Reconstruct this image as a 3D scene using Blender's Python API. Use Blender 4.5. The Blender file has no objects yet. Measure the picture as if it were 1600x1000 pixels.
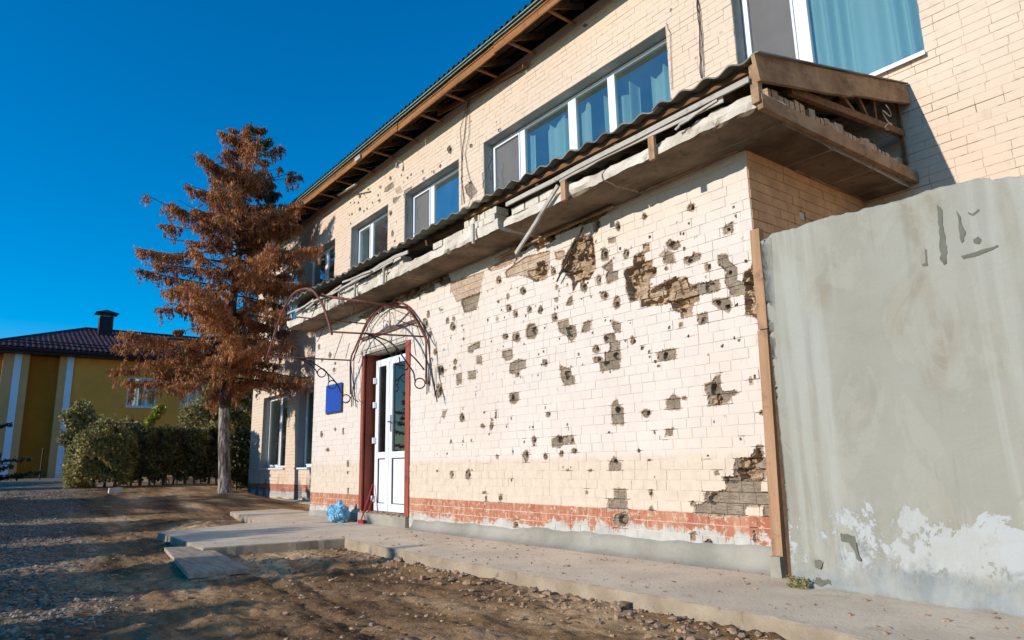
import bpy, math, random
import numpy as np
from mathutils import Vector, Matrix, noise as mnoise
random.seed(7); RG = np.random.default_rng(7)
R_ = math.radians
# ------------------------------------------------------------------ camera, light, exposure
F = 1074.0                                   # focal length in photo pixels (1600 wide)
_v1 = np.array([-850, 240, F]); _v1 = _v1 / np.linalg.norm(_v1)
_v3 = np.array([-110, -5200, F]); _v3 = _v3 / np.linalg.norm(_v3)
AX = -_v1; AZ = _v3 - (_v3 @ AX) * AX; AZ /= np.linalg.norm(AZ); AY = np.cross(AZ, AX)
ROT = np.array([AX, AY, AZ])
CAM = np.array([0, -5.406, 0.95])
sc = bpy.context.scene
COL = sc.collection
cd = bpy.data.cameras.new('camera'); cam = bpy.data.objects.new('camera', cd); COL.objects.link(cam)
cd.sensor_width = 36; cd.lens = F / 1600 * 36; cd.clip_start = 0.05; cd.clip_end = 3000
M = Matrix.Identity(4)
for i in range(3):
    M[i][0] = ROT[i][0]; M[i][1] = -ROT[i][1]; M[i][2] = -ROT[i][2]; M[i][3] = CAM[i]
cam.matrix_world = M
sc.camera = cam
SUN_TRAVEL = Vector((0.13, 1.0, -0.31))
w = bpy.data.worlds.new('World'); sc.world = w; w.use_nodes = True
nt = w.node_tree; nt.nodes.clear()
sky = nt.nodes.new('ShaderNodeTexSky'); sky.sky_type = 'NISHITA'; sky.sun_disc = False
sd = -SUN_TRAVEL.normalized()
sky.sun_elevation = math.asin(sd.z); sky.sun_rotation = math.atan2(sd.x, sd.y)
sky.air_density = 1.0; sky.dust_density = 0.1; sky.ozone_density = 4.0; sky.altitude = 300
hs = nt.nodes.new('ShaderNodeHueSaturation'); hs.inputs['Saturation'].default_value = 1.5; hs.inputs['Value'].default_value = 1.0
bg = nt.nodes.new('ShaderNodeBackground'); bg.inputs['Strength'].default_value = 0.15
wo = nt.nodes.new('ShaderNodeOutputWorld')
nt.links.new(sky.outputs[0], hs.inputs['Color']); nt.links.new(hs.outputs[0], bg.inputs['Color']); nt.links.new(bg.outputs[0], wo.inputs['Surface'])
sl = bpy.data.lights.new('sun', 'SUN'); sl.energy = 3.25; sl.angle = R_(0.5); sl.color = (1.0, 0.92, 0.83)
so = bpy.data.objects.new('sun', sl); COL.objects.link(so)
so.rotation_euler = SUN_TRAVEL.to_track_quat('-Z', 'Y').to_euler(); so.location = (-4, -30, 14)
sc.view_settings.view_transform = 'Standard'; sc.view_settings.look = 'None'
sc.view_settings.exposure = 0.38; sc.view_settings.gamma = 1.0; sc.view_settings.use_curve_mapping = False
try:
    sc.cycles.use_denoising = True
    sc.cycles.max_bounces = 6; sc.cycles.transparent_max_bounces = 8
except Exception: pass

# ------------------------------------------------------------------ photo pixel -> point on a known real plane
def ray(px, py): return ROT @ np.array([px - 800, py - 500, F])
def onY(px, py, y=0.0):
    d = ray(px, py); return CAM + (y - CAM[1]) / d[1] * d
def onX(px, py, x):
    d = ray(px, py); return CAM + (x - CAM[0]) / d[0] * d
def onZ(px, py, z=0.0):
    d = ray(px, py); return CAM + (z - CAM[2]) / d[2] * d
def proj(p):
    c = ROT.T @ (np.asarray(p, float) - CAM)
    if c[2] <= 0.05: return None
    return np.array([800 + F * c[0] / c[2], 500 + F * c[1] / c[2]])

# ------------------------------------------------------------------ noise
def _h(ix, iy, s):
    n = (ix * 374761393 + iy * 668265263 + s * 974634777) & 0x7fffffff
    n = ((n ^ (n >> 13)) * 1274126177) & 0x7fffffff
    return ((n ^ (n >> 16)) & 0xffff) / 65535.0
def vn(x, y, s=0):
    x = np.asarray(x, float); y = np.asarray(y, float)
    ix = np.floor(x).astype(np.int64); iy = np.floor(y).astype(np.int64)
    fx = x - ix; fy = y - iy; fx = fx * fx * (3 - 2 * fx); fy = fy * fy * (3 - 2 * fy)
    a = _h(ix, iy, s); b = _h(ix + 1, iy, s); c = _h(ix, iy + 1, s); d = _h(ix + 1, iy + 1, s)
    return (a + (b - a) * fx) * (1 - fy) + (c + (d - c) * fx) * fy
def fbm(x, y, s=0, o=4):
    r = 0; a = 0.5; t = 0
    for k in range(o):
        r = r + a * vn(x * 2 ** k + 17.3 * k, y * 2 ** k - 9.1 * k, s + k); t += a; a *= 0.5
    return r / t

# ------------------------------------------------------------------ mesh helpers
WL = {}
class MB:
    def __init__(s): s.v = []; s.f = []; s.m = []
    def quad(s, a, b, c, d, m=0):
        n = len(s.v); s.v += [tuple(a), tuple(b), tuple(c), tuple(d)]; s.f.append((n, n+1, n+2, n+3)); s.m.append(m)
    def poly(s, pts, m=0):
        n = len(s.v); s.v += [tuple(p) for p in pts]; s.f.append(tuple(range(n, n+len(pts)))); s.m.append(m)
    def hexa(s, P, m=0):     # 8 points: bottom 4 ccw, top 4
        n = len(s.v); s.v += [tuple(p) for p in P]
        for f in ((0,3,2,1),(4,5,6,7),(0,1,5,4),(1,2,6,5),(2,3,7,6),(3,0,4,7)):
            s.f.append(tuple(n+i for i in f)); s.m.append(m)
    def box(s, x0, x1, y0, y1, z0, z1, m=0):
        s.hexa([(x0,y0,z0),(x1,y0,z0),(x1,y1,z0),(x0,y1,z0),(x0,y0,z1),(x1,y0,z1),(x1,y1,z1),(x0,y1,z1)], m)
    def beam(s, a, b, wd, ht, m=0, up=(0,0,1), jit=0.0, seg=1):   # straight timber with rectangular section
        a = Vector(a); b = Vector(b); d = (b-a).normalized(); u = Vector(up)
        sdv = d.cross(u)
        if sdv.length < 1e-3: sdv = d.cross(Vector((1,0,0)))
        sdv.normalize(); u = sdv.cross(d).normalized()
        rings = []
        for k in range(seg+1):
            c = a.lerp(b, k/seg) + (sdv*random.uniform(-jit,jit) + u*random.uniform(-jit,jit) if 0 < k < seg else Vector())
            q = [c + sdv*sx*wd/2 + u*sz*ht/2 for sx, sz in ((-1,-1),(1,-1),(1,1),(-1,1))]
            n = len(s.v); s.v += [tuple(p) for p in q]; rings.append(n)
        for k in range(seg):
            r0, r1 = rings[k], rings[k+1]
            for i in range(4):
                j = (i+1) % 4; s.f.append((r0+i, r0+j, r1+j, r1+i)); s.m.append(m)
        s.f.append(tuple(rings[0]+i for i in (3,2,1,0))); s.m.append(m)
        s.f.append(tuple(rings[-1]+i for i in range(4))); s.m.append(m)
    def tube(s, pts, r, n=6, m=0, closed=False):
        pts = [Vector(p) for p in pts]; L = len(pts); rr = r if hasattr(r, '__len__') else [r]*L
        prev = None; base = []
        for i, p in enumerate(pts):
            if closed: t = (pts[(i+1) % L] - pts[i-1])
            else: t = pts[min(i+1, L-1)] - pts[max(i-1, 0)]
            if t.length < 1e-6: t = Vector((0,0,1))
            t.normalize()
            if prev is None:
                a = Vector((0,0,1)) if abs(t.z) < .9 else Vector((1,0,0)); u = t.cross(a).normalized()
            else:
                u = (prev - t*prev.dot(t))
                u = u.normalized() if u.length > 1e-4 else t.cross(Vector((0,1,0.1))).normalized()
            prev = u; v = t.cross(u)
            b = len(s.v); base.append(b)
            for k in range(n):
                an = 2*math.pi*k/n; s.v.append(tuple(p + (u*math.cos(an) + v*math.sin(an))*rr[i]))
        for i in range(L if closed else L-1):
            a, b = base[i], base[(i+1) % L]
            for k in range(n):
                k2 = (k+1) % n; s.f.append((a+k, a+k2, b+k2, b+k)); s.m.append(m)
        if not closed:
            s.f.append(tuple(base[0]+k for k in reversed(range(n)))); s.m.append(m)
            s.f.append(tuple(base[-1]+k for k in range(n))); s.m.append(m)
    def build(s, name, mats, parent=None, smooth=False, **kw):
        me = bpy.data.meshes.new(name)
        off = WL.get(parent.name, Vector()) if parent else Vector()
        me.from_pydata([(x-off[0], y-off[1], z-off[2]) for x, y, z in s.v], [], s.f)
        mats = mats if isinstance(mats, (list, tuple)) else [mats]
        for k in mats: me.materials.append(k)
        if len(mats) > 1: me.polygons.foreach_set('material_index', s.m)
        if smooth: me.polygons.foreach_set('use_smooth', [True]*len(me.polygons))
        me.update()
        return link(name, me, parent, **kw)
def link(name, me, parent=None, **kw):
    o = bpy.data.objects.new(name, me); COL.objects.link(o)
    if parent: o.parent = parent; WL[o.name] = WL.get(parent.name, Vector())
    else: WL[o.name] = Vector()
    for k, v in kw.items(): o[k] = v
    return o
def npmesh(name, V, Fq, mats, parent=None, mi=None, smooth=False, **kw):
    V = np.asarray(V, np.float64).reshape(-1, 3); Fq = np.asarray(Fq, np.int32)
    off = WL.get(parent.name, Vector()) if parent else Vector()
    V = V - np.array(off[:])
    k = Fq.shape[1]; me = bpy.data.meshes.new(name)
    me.vertices.add(len(V)); me.vertices.foreach_set('co', V.astype(np.float32).ravel())
    me.loops.add(Fq.size); me.loops.foreach_set('vertex_index', Fq.ravel())
    me.polygons.add(len(Fq)); me.polygons.foreach_set('loop_start', np.arange(0, Fq.size, k, dtype=np.int32))
    mats = mats if isinstance(mats, (list, tuple)) else [mats]
    for q in mats: me.materials.append(q)
    if mi is not None: me.polygons.foreach_set('material_index', np.asarray(mi, np.int32))
    me.polygons.foreach_set('use_smooth', np.full(len(Fq), smooth))
    me.update(calc_edges=True); me.validate()
    return link(name, me, parent, **kw)
def thing(name, label, cat, loc=(0,0,0), group=None):
    o = bpy.data.objects.new(name, None); COL.objects.link(o); o.location = loc
    o.empty_display_size = 0.2; WL[o.name] = Vector(loc); o['label'] = label; o['category'] = cat
    if group: o['group'] = group
    return o
def tag(o, label, cat, group=None):
    o['label'] = label; o['category'] = cat
    if group: o['group'] = group
    return o

# ------------------------------------------------------------------ materials
class NT:
    def __init__(s, name, rough=0.85, spec=0.25):
        s.m = bpy.data.materials.new(name); s.m.use_nodes = True; s.t = s.m.node_tree
        s.b = s.t.nodes['Principled BSDF']; s.b.inputs['Roughness'].default_value = rough
        s.b.inputs['Specular IOR Level'].default_value = spec
        s.pos = s.t.nodes.new('ShaderNodeNewGeometry').outputs['Position']
        s.sep = None
    def lk(s, a, b): s.t.links.new(a, b)
    def inp(s, sock, v):
        if hasattr(v, 'links') or isinstance(v, bpy.types.NodeSocket): s.lk(v, sock)
        else: sock.default_value = v
    def xyz(s):
        if s.sep is None:
            s.sep = s.t.nodes.new('ShaderNodeSeparateXYZ'); s.lk(s.pos, s.sep.inputs[0])
        return s.sep.outputs
    def scale(s, v, src=None):
        n = s.t.nodes.new('ShaderNodeVectorMath'); n.operation = 'MULTIPLY'; s.lk(src or s.pos, n.inputs[0]); n.inputs[1].default_value = v
        return n.outputs[0]
    def noise(s, sc_, det=4, rough=0.55, vec=None, dist=0.0):
        n = s.t.nodes.new('ShaderNodeTexNoise'); n.inputs['Scale'].default_value = sc_; n.inputs['Detail'].default_value = det
        n.inputs['Roughness'].default_value = rough; n.inputs['Distortion'].default_value = dist; s.lk(vec or s.pos, n.inputs['Vector']); return n.outputs[0]
    def voro(s, sc_, vec=None, out='Distance', feat='F1'):
        n = s.t.nodes.new('ShaderNodeTexVoronoi'); n.feature = feat; n.inputs['Scale'].default_value = sc_; s.lk(vec or s.pos, n.inputs['Vector']); return n.outputs[out]
    def math(s, op, a, b=0.0, c=0.0, clamp=False):
        n = s.t.nodes.new('ShaderNodeMath'); n.operation = op; n.use_clamp = clamp
        s.inp(n.inputs[0], a); s.inp(n.inputs[1], b); s.inp(n.inputs[2], c); return n.outputs[0]
    def step(s, v, lo, hi):   # smooth ramp 0..1
        n = s.t.nodes.new('ShaderNodeMapRange'); n.interpolation_type = 'SMOOTHSTEP'; s.inp(n.inputs[0], v)
        n.inputs[1].default_value = lo; n.inputs[2].default_value = hi; return n.outputs[0]
    def ramp(s, v, stops):
        n = s.t.nodes.new('ShaderNodeValToRGB'); r = n.color_ramp; s.lk(v, n.inputs[0])
        while len(r.elements) < len(stops): r.elements.new(0.5)
        for e, (p, c) in zip(r.elements, stops): e.position = p; e.color = (*c, 1)
        return n.outputs[0]
    def mix(s, f, a, b, mode='MIX'):
        n = s.t.nodes.new('ShaderNodeMix'); n.data_type = 'RGBA'; n.blend_type = mode; s.inp(n.inputs[0], f)
        for sock, v in ((n.inputs[6], a), (n.inputs[7], b)):
            if isinstance(v, tuple): sock.default_value = (*v, 1)
            else: s.lk(v, sock)
        return n.outputs[2]
    def col(s, c):
        if isinstance(c, tuple): s.b.inputs['Base Color'].default_value = (*c, 1)
        else: s.lk(c, s.b.inputs['Base Color'])
        return s
    def bump(s, h, st=0.3, d=0.01):
        n = s.t.nodes.new('ShaderNodeBump'); n.inputs['Strength'].default_value = st; n.inputs['Distance'].default_value = d
        s.lk(h, n.inputs['Height']); s.lk(n.outputs[0], s.b.inputs['Normal']); return s
    def rnd(s): return s.t.nodes.new('ShaderNodeObjectInfo').outputs['Random']

def simple(name, c, rough=0.8, var=0.25, sc_=8, bump=0.2, metal=0, spec=0.25):
    n = NT(name, rough, spec); f = n.noise(sc_, 5)
    lo = tuple(x*(1-var) for x in c); hi = tuple(min(1, x*(1+var)) for x in c)
    n.col(n.ramp(f, [(0.3, lo), (0.7, hi)])); n.b.inputs['Metallic'].default_value = metal
    if bump: n.bump(n.noise(sc_*8, 4), bump, 0.004)
    return n.m
MT = {}
# painted brick of the annex: cream paint, yellower bare courses near the ground, brick red band, grey render flaking at the foot
def brick_paint(name, upper, top_low=0.98):
    n = NT(name, 0.8, 0.2); X, Y, Z = n.xyz()
    big = n.noise(0.7, 4); fine = n.noise(9, 5); patch = n.noise(3.2, 6, 0.65); vert = n.noise(6, 5, 0.6, n.scale((1, 1, 0.16)))
    up = n.mix(n.step(big, 0.3, 0.75), upper, tuple(c*k for c, k in zip(upper, (0.95, 0.92, 0.86))))
    up = n.mix(n.step(fine, 0.56, 0.8), up, tuple(c*0.87 for c in upper))
    row = n.math('FLOOR', n.math('DIVIDE', n.math('SUBTRACT', Z, .065), .0975)); cb = n.t.nodes.new('ShaderNodeCombineXYZ'); n.lk(n.math('MULTIPLY', X, 2.4), cb.inputs[0]); n.lk(n.math('MULTIPLY', row, 5.37), cb.inputs[2])
    up = n.mix(n.math('MULTIPLY', n.step(n.noise(1.3, 2, 0.5, cb.outputs[0]), 0.48, 0.62), 0.5), up, tuple(c*0.9 for c in upper))
    low = n.mix(n.step(fine, 0.35, 0.7), (0.70, 0.58, 0.445), (0.62, 0.51, 0.385))
    zz = n.math('ADD', Z, n.math('MULTIPLY', n.math('SUBTRACT', patch, 0.5), 0.16))
    c = n.mix(n.step(zz, top_low-.03, top_low+0.05), low, up)
    stain = n.step(n.noise(2.2, 5, 0.6, n.scale((1.2, 1, 0.35))), 0.62, 0.85)
    c = n.mix(n.math('MULTIPLY', stain, 0.5), c, (0.42, 0.34, 0.26))
    drk = n.math('MULTIPLY', n.step(n.noise(14, 6, 0.7), 0.62, 0.72), n.step(n.math('MULTIPLY', Z, -1.0), -1.3, -0.3))
    c = n.mix(n.math('MULTIPLY', drk, 0.45), c, (0.25, 0.2, 0.15))
    red = n.mix(n.step(vert, 0.35, 0.7), (0.38, 0.13, 0.07), (0.52, 0.25, 0.15))
    red = n.mix(n.step(n.noise(16, 7, 0.78), 0.51, 0.60), red, (0.62, 0.42, 0.29))
    c = n.mix(n.step(n.math('ADD', Z, n.math('MULTIPLY', n.math('SUBTRACT', fine, 0.5), 0.012)), 0.4535, 0.457), red, c)
    gz = n.math('ADD', Z, n.math('MULTIPLY', n.math('SUBTRACT', n.noise(3.4, 8, 0.75, n.scale((1, 1, 0.7)), 0.5), 0.5), 0.66))
    gx = n.math('MULTIPLY', n.step(X, -9.0, -4.0), 0.085)       # more render has spread up near the corner
    grey = n.mix(n.step(n.noise(7, 5), 0.3, 0.7), (0.42, 0.41, 0.36), (0.56, 0.54, 0.48))
    c = n.mix(n.step(n.math('SUBTRACT', gz, gx), 0.185, 0.200), grey, c)
    c = n.mix(n.math('MULTIPLY', n.step(n.noise(34, 7, 0.8), 0.645, 0.665), 0.75), c, (0.50, 0.40, 0.31))
    n.col(c); n.bump(n.math('ADD', n.noise(60, 5, 0.6), n.math('MULTIPLY', n.noise(9, 3), 1.5)), 0.3, 0.006)
    return n.m
MT['annex_paint'] = brick_paint('annex_painted_brick', (0.735, 0.645, 0.56))
def main_paint():
    n = NT('main_painted_brick', 0.8, 0.2); X, Y, Z = n.xyz()
    big = n.noise(0.5, 4); fine = n.noise(7, 5)
    a = n.mix(n.step(big, 0.3, 0.75), (0.73, 0.575, 0.43), (0.68, 0.53, 0.395))
    c = n.mix(n.step(fine, 0.55, 0.8), a, (0.62, 0.48, 0.35))
    c = n.mix(n.math('MULTIPLY', n.step(n.noise(2.0, 6, 0.7, n.scale((1.6, 1, 0.3))), 0.6, 0.85), 0.4), c, (0.45, 0.36, 0.28))
    red = n.mix(n.step(n.noise(8, 5), 0.3, 0.7), (0.36, 0.12, 0.07), (0.50, 0.24, 0.15))
    c = n.mix(n.step(Z, 0.427, 0.433), red, c)
    gz = n.math('ADD', Z, n.math('MULTIPLY', n.math('SUBTRACT', n.noise(3, 5), 0.5), 0.06))
    c = n.mix(n.step(gz, 0.2, 0.22), (0.42, 0.42, 0.39), c)
    soot = n.math('MULTIPLY', n.step(n.noise(1.4, 4, 0.5, n.scale((1.5, 1, 0.5))), 0.5, 0.62), n.step(n.math('MULTIPLY', Z, -1.0), -0.9, -0.2))
    c = n.mix(n.math('MULTIPLY', soot, 0.8), c, (0.10, 0.10, 0.10))
    c = n.mix(n.math('MULTIPLY', n.step(n.noise(30, 7, 0.8), 0.645, 0.665), 0.6), c, (0.42, 0.33, 0.25))
    n.col(c); n.bump(n.math('ADD', n.noise(50, 5, 0.6), n.math('MULTIPLY', n.noise(8, 3), 1.5)), 0.3, 0.006)
    return n.m
MT['main_paint'] = main_paint(); MT['side_shade_paint'] = simple('shade_tinted_cream_paint', (0.66, 0.37, 0.19), 0.85, 0.18, 5, 0.5)  # side wall: cream with its shade and orange bounced light put into the colour
def raw_brick(name, cols):
    n = NT(name, 0.95, 0.1)
    f = n.noise(9, 6, 0.65); c = n.ramp(f, [(0.28, cols[0]), (0.5, cols[1]), (0.72, cols[2])])
    stri = n.noise(26, 3, 0.5, n.scale((0.6, 1, 5)))
    c = n.mix(n.math('MULTIPLY', n.step(stri, 0.5, 0.66), 0.55), c, tuple(x*0.45 for x in cols[0]))
    c = n.mix(n.math('MULTIPLY', n.step(n.noise(4.5, 3, 0.5), 0.48, 0.6), 0.6), c, cols[0])
    n.col(c); n.bump(n.noise(45, 6, 0.7, n.scale((1, 1, 2.5))), 0.7, 0.012)
    return n.m
MT['raw'] = raw_brick('chipped_brick_core', [(0.19, 0.145, 0.10), (0.35, 0.275, 0.20), (0.47, 0.38, 0.28)])
MT['ruin'] = raw_brick('broken_yellow_brick', [(0.28, 0.17, 0.10), (0.56, 0.41, 0.26), (0.72, 0.58, 0.41)])
MT['pinkish'] = raw_brick('bare_pink_brick', [(0.42, 0.29, 0.20), (0.58, 0.44, 0.32), (0.64, 0.52, 0.40)])
def mortar(name, a, lo=0.48, dark=(0.15, 0.105, 0.07)):
    n = NT(name, 0.95, 0.1)
    f = n.noise(2.2, 7, 0.75, n.scale((0.8, 0.8, 2.6)))
    n.col(n.mix(n.step(f, lo, lo+0.10), dark, a)); n.bump(n.noise(50, 4), 0.4, 0.006)
    return n.m
MT['mortar'] = mortar('annex_mortar', (0.66, 0.57, 0.48), 0.36, (0.40, 0.31, 0.24))
MT['mortar_main'] = mortar('main_mortar', (0.62, 0.48, 0.35), 0.43, (0.17, 0.12, 0.085))
# concrete
def concrete(name, a, b, dark, sc_=1.5, bump=0.4, stain=0.5):
    n = NT(name, 0.9, 0.2)
    c = n.mix(n.step(n.noise(sc_, 6, 0.62), 0.32, 0.68), a, b)
    c = n.mix(n.math('MULTIPLY', n.step(n.noise(sc_*3.1, 6, 0.7, None, 0.6), 0.56, 0.74), stain), c, dark)
    c = n.mix(n.math('MULTIPLY', n.step(n.noise(70, 3), 0.6, 0.75), 0.35), c, dark)
    n.col(c); n.bump(n.noise(34, 6, 0.65), bump, 0.01)
    return n.m
MT['path'] = concrete('path_concrete', (0.80, 0.65, 0.46), (0.64, 0.515, 0.365), (0.40, 0.31, 0.21), 1.4, 0.7, 0.6)
MT['path_edge'] = concrete('path_edge_concrete', (0.46, 0.37, 0.26), (0.32, 0.25, 0.17), (0.18, 0.13, 0.09), 3.0, 0.9, 0.7)
MT['foot'] = concrete('foot_render', (0.27, 0.255, 0.205), (0.40, 0.375, 0.305), (0.19, 0.18, 0.14), 1.3, 0.5, 0.5)
MT['slab'] = concrete('canopy_concrete', (0.74, 0.67, 0.56), (0.54, 0.47, 0.37), (0.24, 0.18, 0.12), 3.0, 1.0, 0.8)
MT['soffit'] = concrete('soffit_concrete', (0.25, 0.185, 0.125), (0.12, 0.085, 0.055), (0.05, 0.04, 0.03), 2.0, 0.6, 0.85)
MT['reveal'] = concrete('window_reveal_plaster', (0.36, 0.37, 0.35), (0.30, 0.31, 0.30), (0.2, 0.2, 0.19), 2.5, 0.3, 0.4)
def barrier():
    n = NT('barrier_concrete', 0.85, 0.25); X, Y, Z = n.xyz()
    vs = n.scale((1, 1, 0.14)); vs2 = n.scale((1, 1, 0.06))
    c = n.mix(n.step(n.noise(1.1, 5, 0.55), 0.34, 0.66), (0.30, 0.285, 0.222), (0.335, 0.325, 0.268))
    c = n.mix(n.math('MULTIPLY', n.step(n.noise(1.7, 4, 0.5, n.scale((1.4, 1, 0.7)), 0.7), 0.52, 0.7), 0.7), c, (0.265, 0.225, 0.155))
    c = n.mix(n.math('MULTIPLY', n.step(n.noise(3.4, 4, 0.55, vs2, 0.5), 0.55, 0.68), 0.55), c, (0.44, 0.445, 0.385))
    c = n.mix(n.math('MULTIPLY', n.step(n.noise(16, 4, 0.55, vs2), 0.56, 0.68), n.math('MULTIPLY', n.step(n.noise(0.9, 3), 0.45, 0.62), 0.35)), c, (0.23, 0.23, 0.185))
    hi = n.step(Z, 1.7, 2.5)
    c = n.mix(n.math('MULTIPLY', n.math('MULTIPLY', n.step(n.noise(3.0, 4, 0.6, n.scale((2.2, 1, 0.5)), 0.3), 0.66, 0.70), hi), 0.8), c, (0.175, 0.18, 0.15))
    # pale flaky scum low down, bluish damp cement at the foot
    zz = n.math('ADD', Z, n.math('MULTIPLY', n.math('SUBTRACT', n.noise(1.6, 7, 0.72, None, 0.8), 0.5), 0.95))
    fl = n.math('MULTIPLY', n.math('SUBTRACT', 1.0, n.step(zz, 0.50, 0.515)), n.step(n.math('ADD', n.noise(8, 9, 0.8, n.scale((1, 1, 0.7)), 0.25), n.math('MULTIPLY', n.step(X, -3.0, -1.3), 0.16)), 0.525, 0.55))
    fl = n.math('MULTIPLY', fl, n.step(Z, 0.08, 0.24))
    c = n.mix(n.math('MULTIPLY', fl, 0.8), c, (0.47, 0.49, 0.475))
    c = n.mix(n.math('SUBTRACT', 1.0, n.step(zz, 0.17, 0.30)), c, n.mix(n.step(n.noise(5, 6, 0.7, n.scale((1, 1, 0.5))), 0.35, 0.7), (0.235, 0.255, 0.245), (0.33, 0.35, 0.33)))
    c = n.mix(n.math('SUBTRACT', 1.0, n.step(n.math('ADD', Z, n.math('MULTIPLY', n.noise(6, 5), 0.07)), 0.03, 0.06)), c, (0.24, 0.21, 0.16))
    c = n.mix(n.math('MULTIPLY', n.step(n.noise(30, 6, 0.8), 0.64, 0.67), 0.5), c, (0.22, 0.21, 0.165))
    c = n.mix(n.math('MULTIPLY', n.step(n.noise(2.4, 6, 0.7, n.scale((1, 1, 0.5)), 1.2), 0.5, 0.56), 0.3), c, (0.40, 0.385, 0.31))
    n.col(c)
    h = n.math('ADD', n.math('ADD', n.math('MULTIPLY', n.noise(3.0, 6, 0.55, None, 0.6), 1.0), n.math('MULTIPLY', n.noise(9, 5, 0.6, n.scale((1, 1, 0.4)), 0.8), 0.35)), n.math('MULTIPLY', fl, 0.12))
    n.bump(n.math('ADD', h, n.math('MULTIPLY', n.noise(55, 6, 0.7), 0.12)), 0.6, 0.03)
    return n.m
MT['barrier'] = barrier()
def wood(name, a, b, dark, ax=(0.3, 6, 6), rough=0.85):
    n = NT(name, rough, 0.2); v = n.scale(ax)
    c = n.mix(n.step(n.noise(2.4, 6, 0.65, v), 0.35, 0.65), a, b)
    c = n.mix(n.math('MULTIPLY', n.step(n.noise(5, 6, 0.75), 0.52, 0.7), 0.75), c, dark)
    n.col(c); n.bump(n.noise(8, 5, 0.6, v), 0.5, 0.008)
    return n.m
MT['wood_brown'] = wood('brown_timber', (0.25, 0.135, 0.065), (0.16, 0.08, 0.04), (0.07, 0.043, 0.025))
MT['wood_barge'] = wood('weathered_bargeboard', (0.42, 0.27, 0.15), (0.26, 0.15, 0.08), (0.11, 0.075, 0.05), (2.2, 1.4, 2.2))
MT['wood_pale'] = wood('grey_weathered_lath', (0.52, 0.47, 0.40), (0.40, 0.36, 0.30), (0.2, 0.17, 0.13))
MT['wood_orange'] = wood('orange_fascia_timber', (0.37, 0.17, 0.065), (0.24, 0.105, 0.04), (0.10, 0.055, 0.028))
MT['wood_post'] = wood('tan_post_timber', (0.47, 0.28, 0.16), (0.34, 0.20, 0.11), (0.18, 0.12, 0.075), (6, 6, 0.35))
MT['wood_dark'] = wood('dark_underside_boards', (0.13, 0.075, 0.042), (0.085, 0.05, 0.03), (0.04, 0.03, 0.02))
MT['asbestos'] = simple('asbestos_sheet', (0.20, 0.195, 0.155), 0.9, 0.4, 3, 0.5)
MT['green_roof'] = simple('green_roof_metal', (0.035, 0.075, 0.045), 0.5, 0.3, 5, 0.1)
MT['green_trim'] = simple('pale_green_trim', (0.22, 0.31, 0.25), 0.5, 0.2, 6, 0.1)
MT['white_pvc'] = simple('white_pvc', (0.80, 0.81, 0.83), 0.35, 0.04, 3, 0, 0, 0.5)
MT['door_red'] = wood('red_painted_reveal', (0.34, 0.085, 0.05), (0.27, 0.065, 0.04), (0.15, 0.05, 0.035), (4, 4, 0.5), 0.6)
MT['iron'] = simple('rusty_painted_iron', (0.22, 0.085, 0.06), 0.65, 0.4, 14, 0.3, 0.3)
MT['iron_dark'] = simple('dark_iron_rod', (0.06, 0.05, 0.05), 0.5, 0.3, 14, 0.2, 0.6)
MT['steel'] = simple('grey_steel', (0.35, 0.35, 0.36), 0.35, 0.15, 8, 0.1, 0.8)
MT['blue_sign'] = simple('blue_enamel', (0.008, 0.05, 0.33), 0.4, 0.2, 3, 0.05, 0, 0.4)
MT['bag'] = simple('blue_plastic_film', (0.16, 0.42, 0.60), 0.3, 0.35, 9, 0.6, 0, 0.5)
MT['red_handle'] = simple('red_painted_handle', (0.42, 0.03, 0.035), 0.45, 0.15, 9, 0.05)
MT['cable'] = simple('black_cable', (0.06, 0.05, 0.045), 0.6, 0.2, 9, 0)
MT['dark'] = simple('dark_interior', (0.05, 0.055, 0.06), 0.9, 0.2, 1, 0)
MT['room'] = simple('room_plaster', (0.62, 0.64, 0.64), 0.9, 0.1, 1, 0)
MT['rubble'] = simple('rubble', (0.40, 0.265, 0.17), 0.95, 0.45, 11, 0.6)
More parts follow.
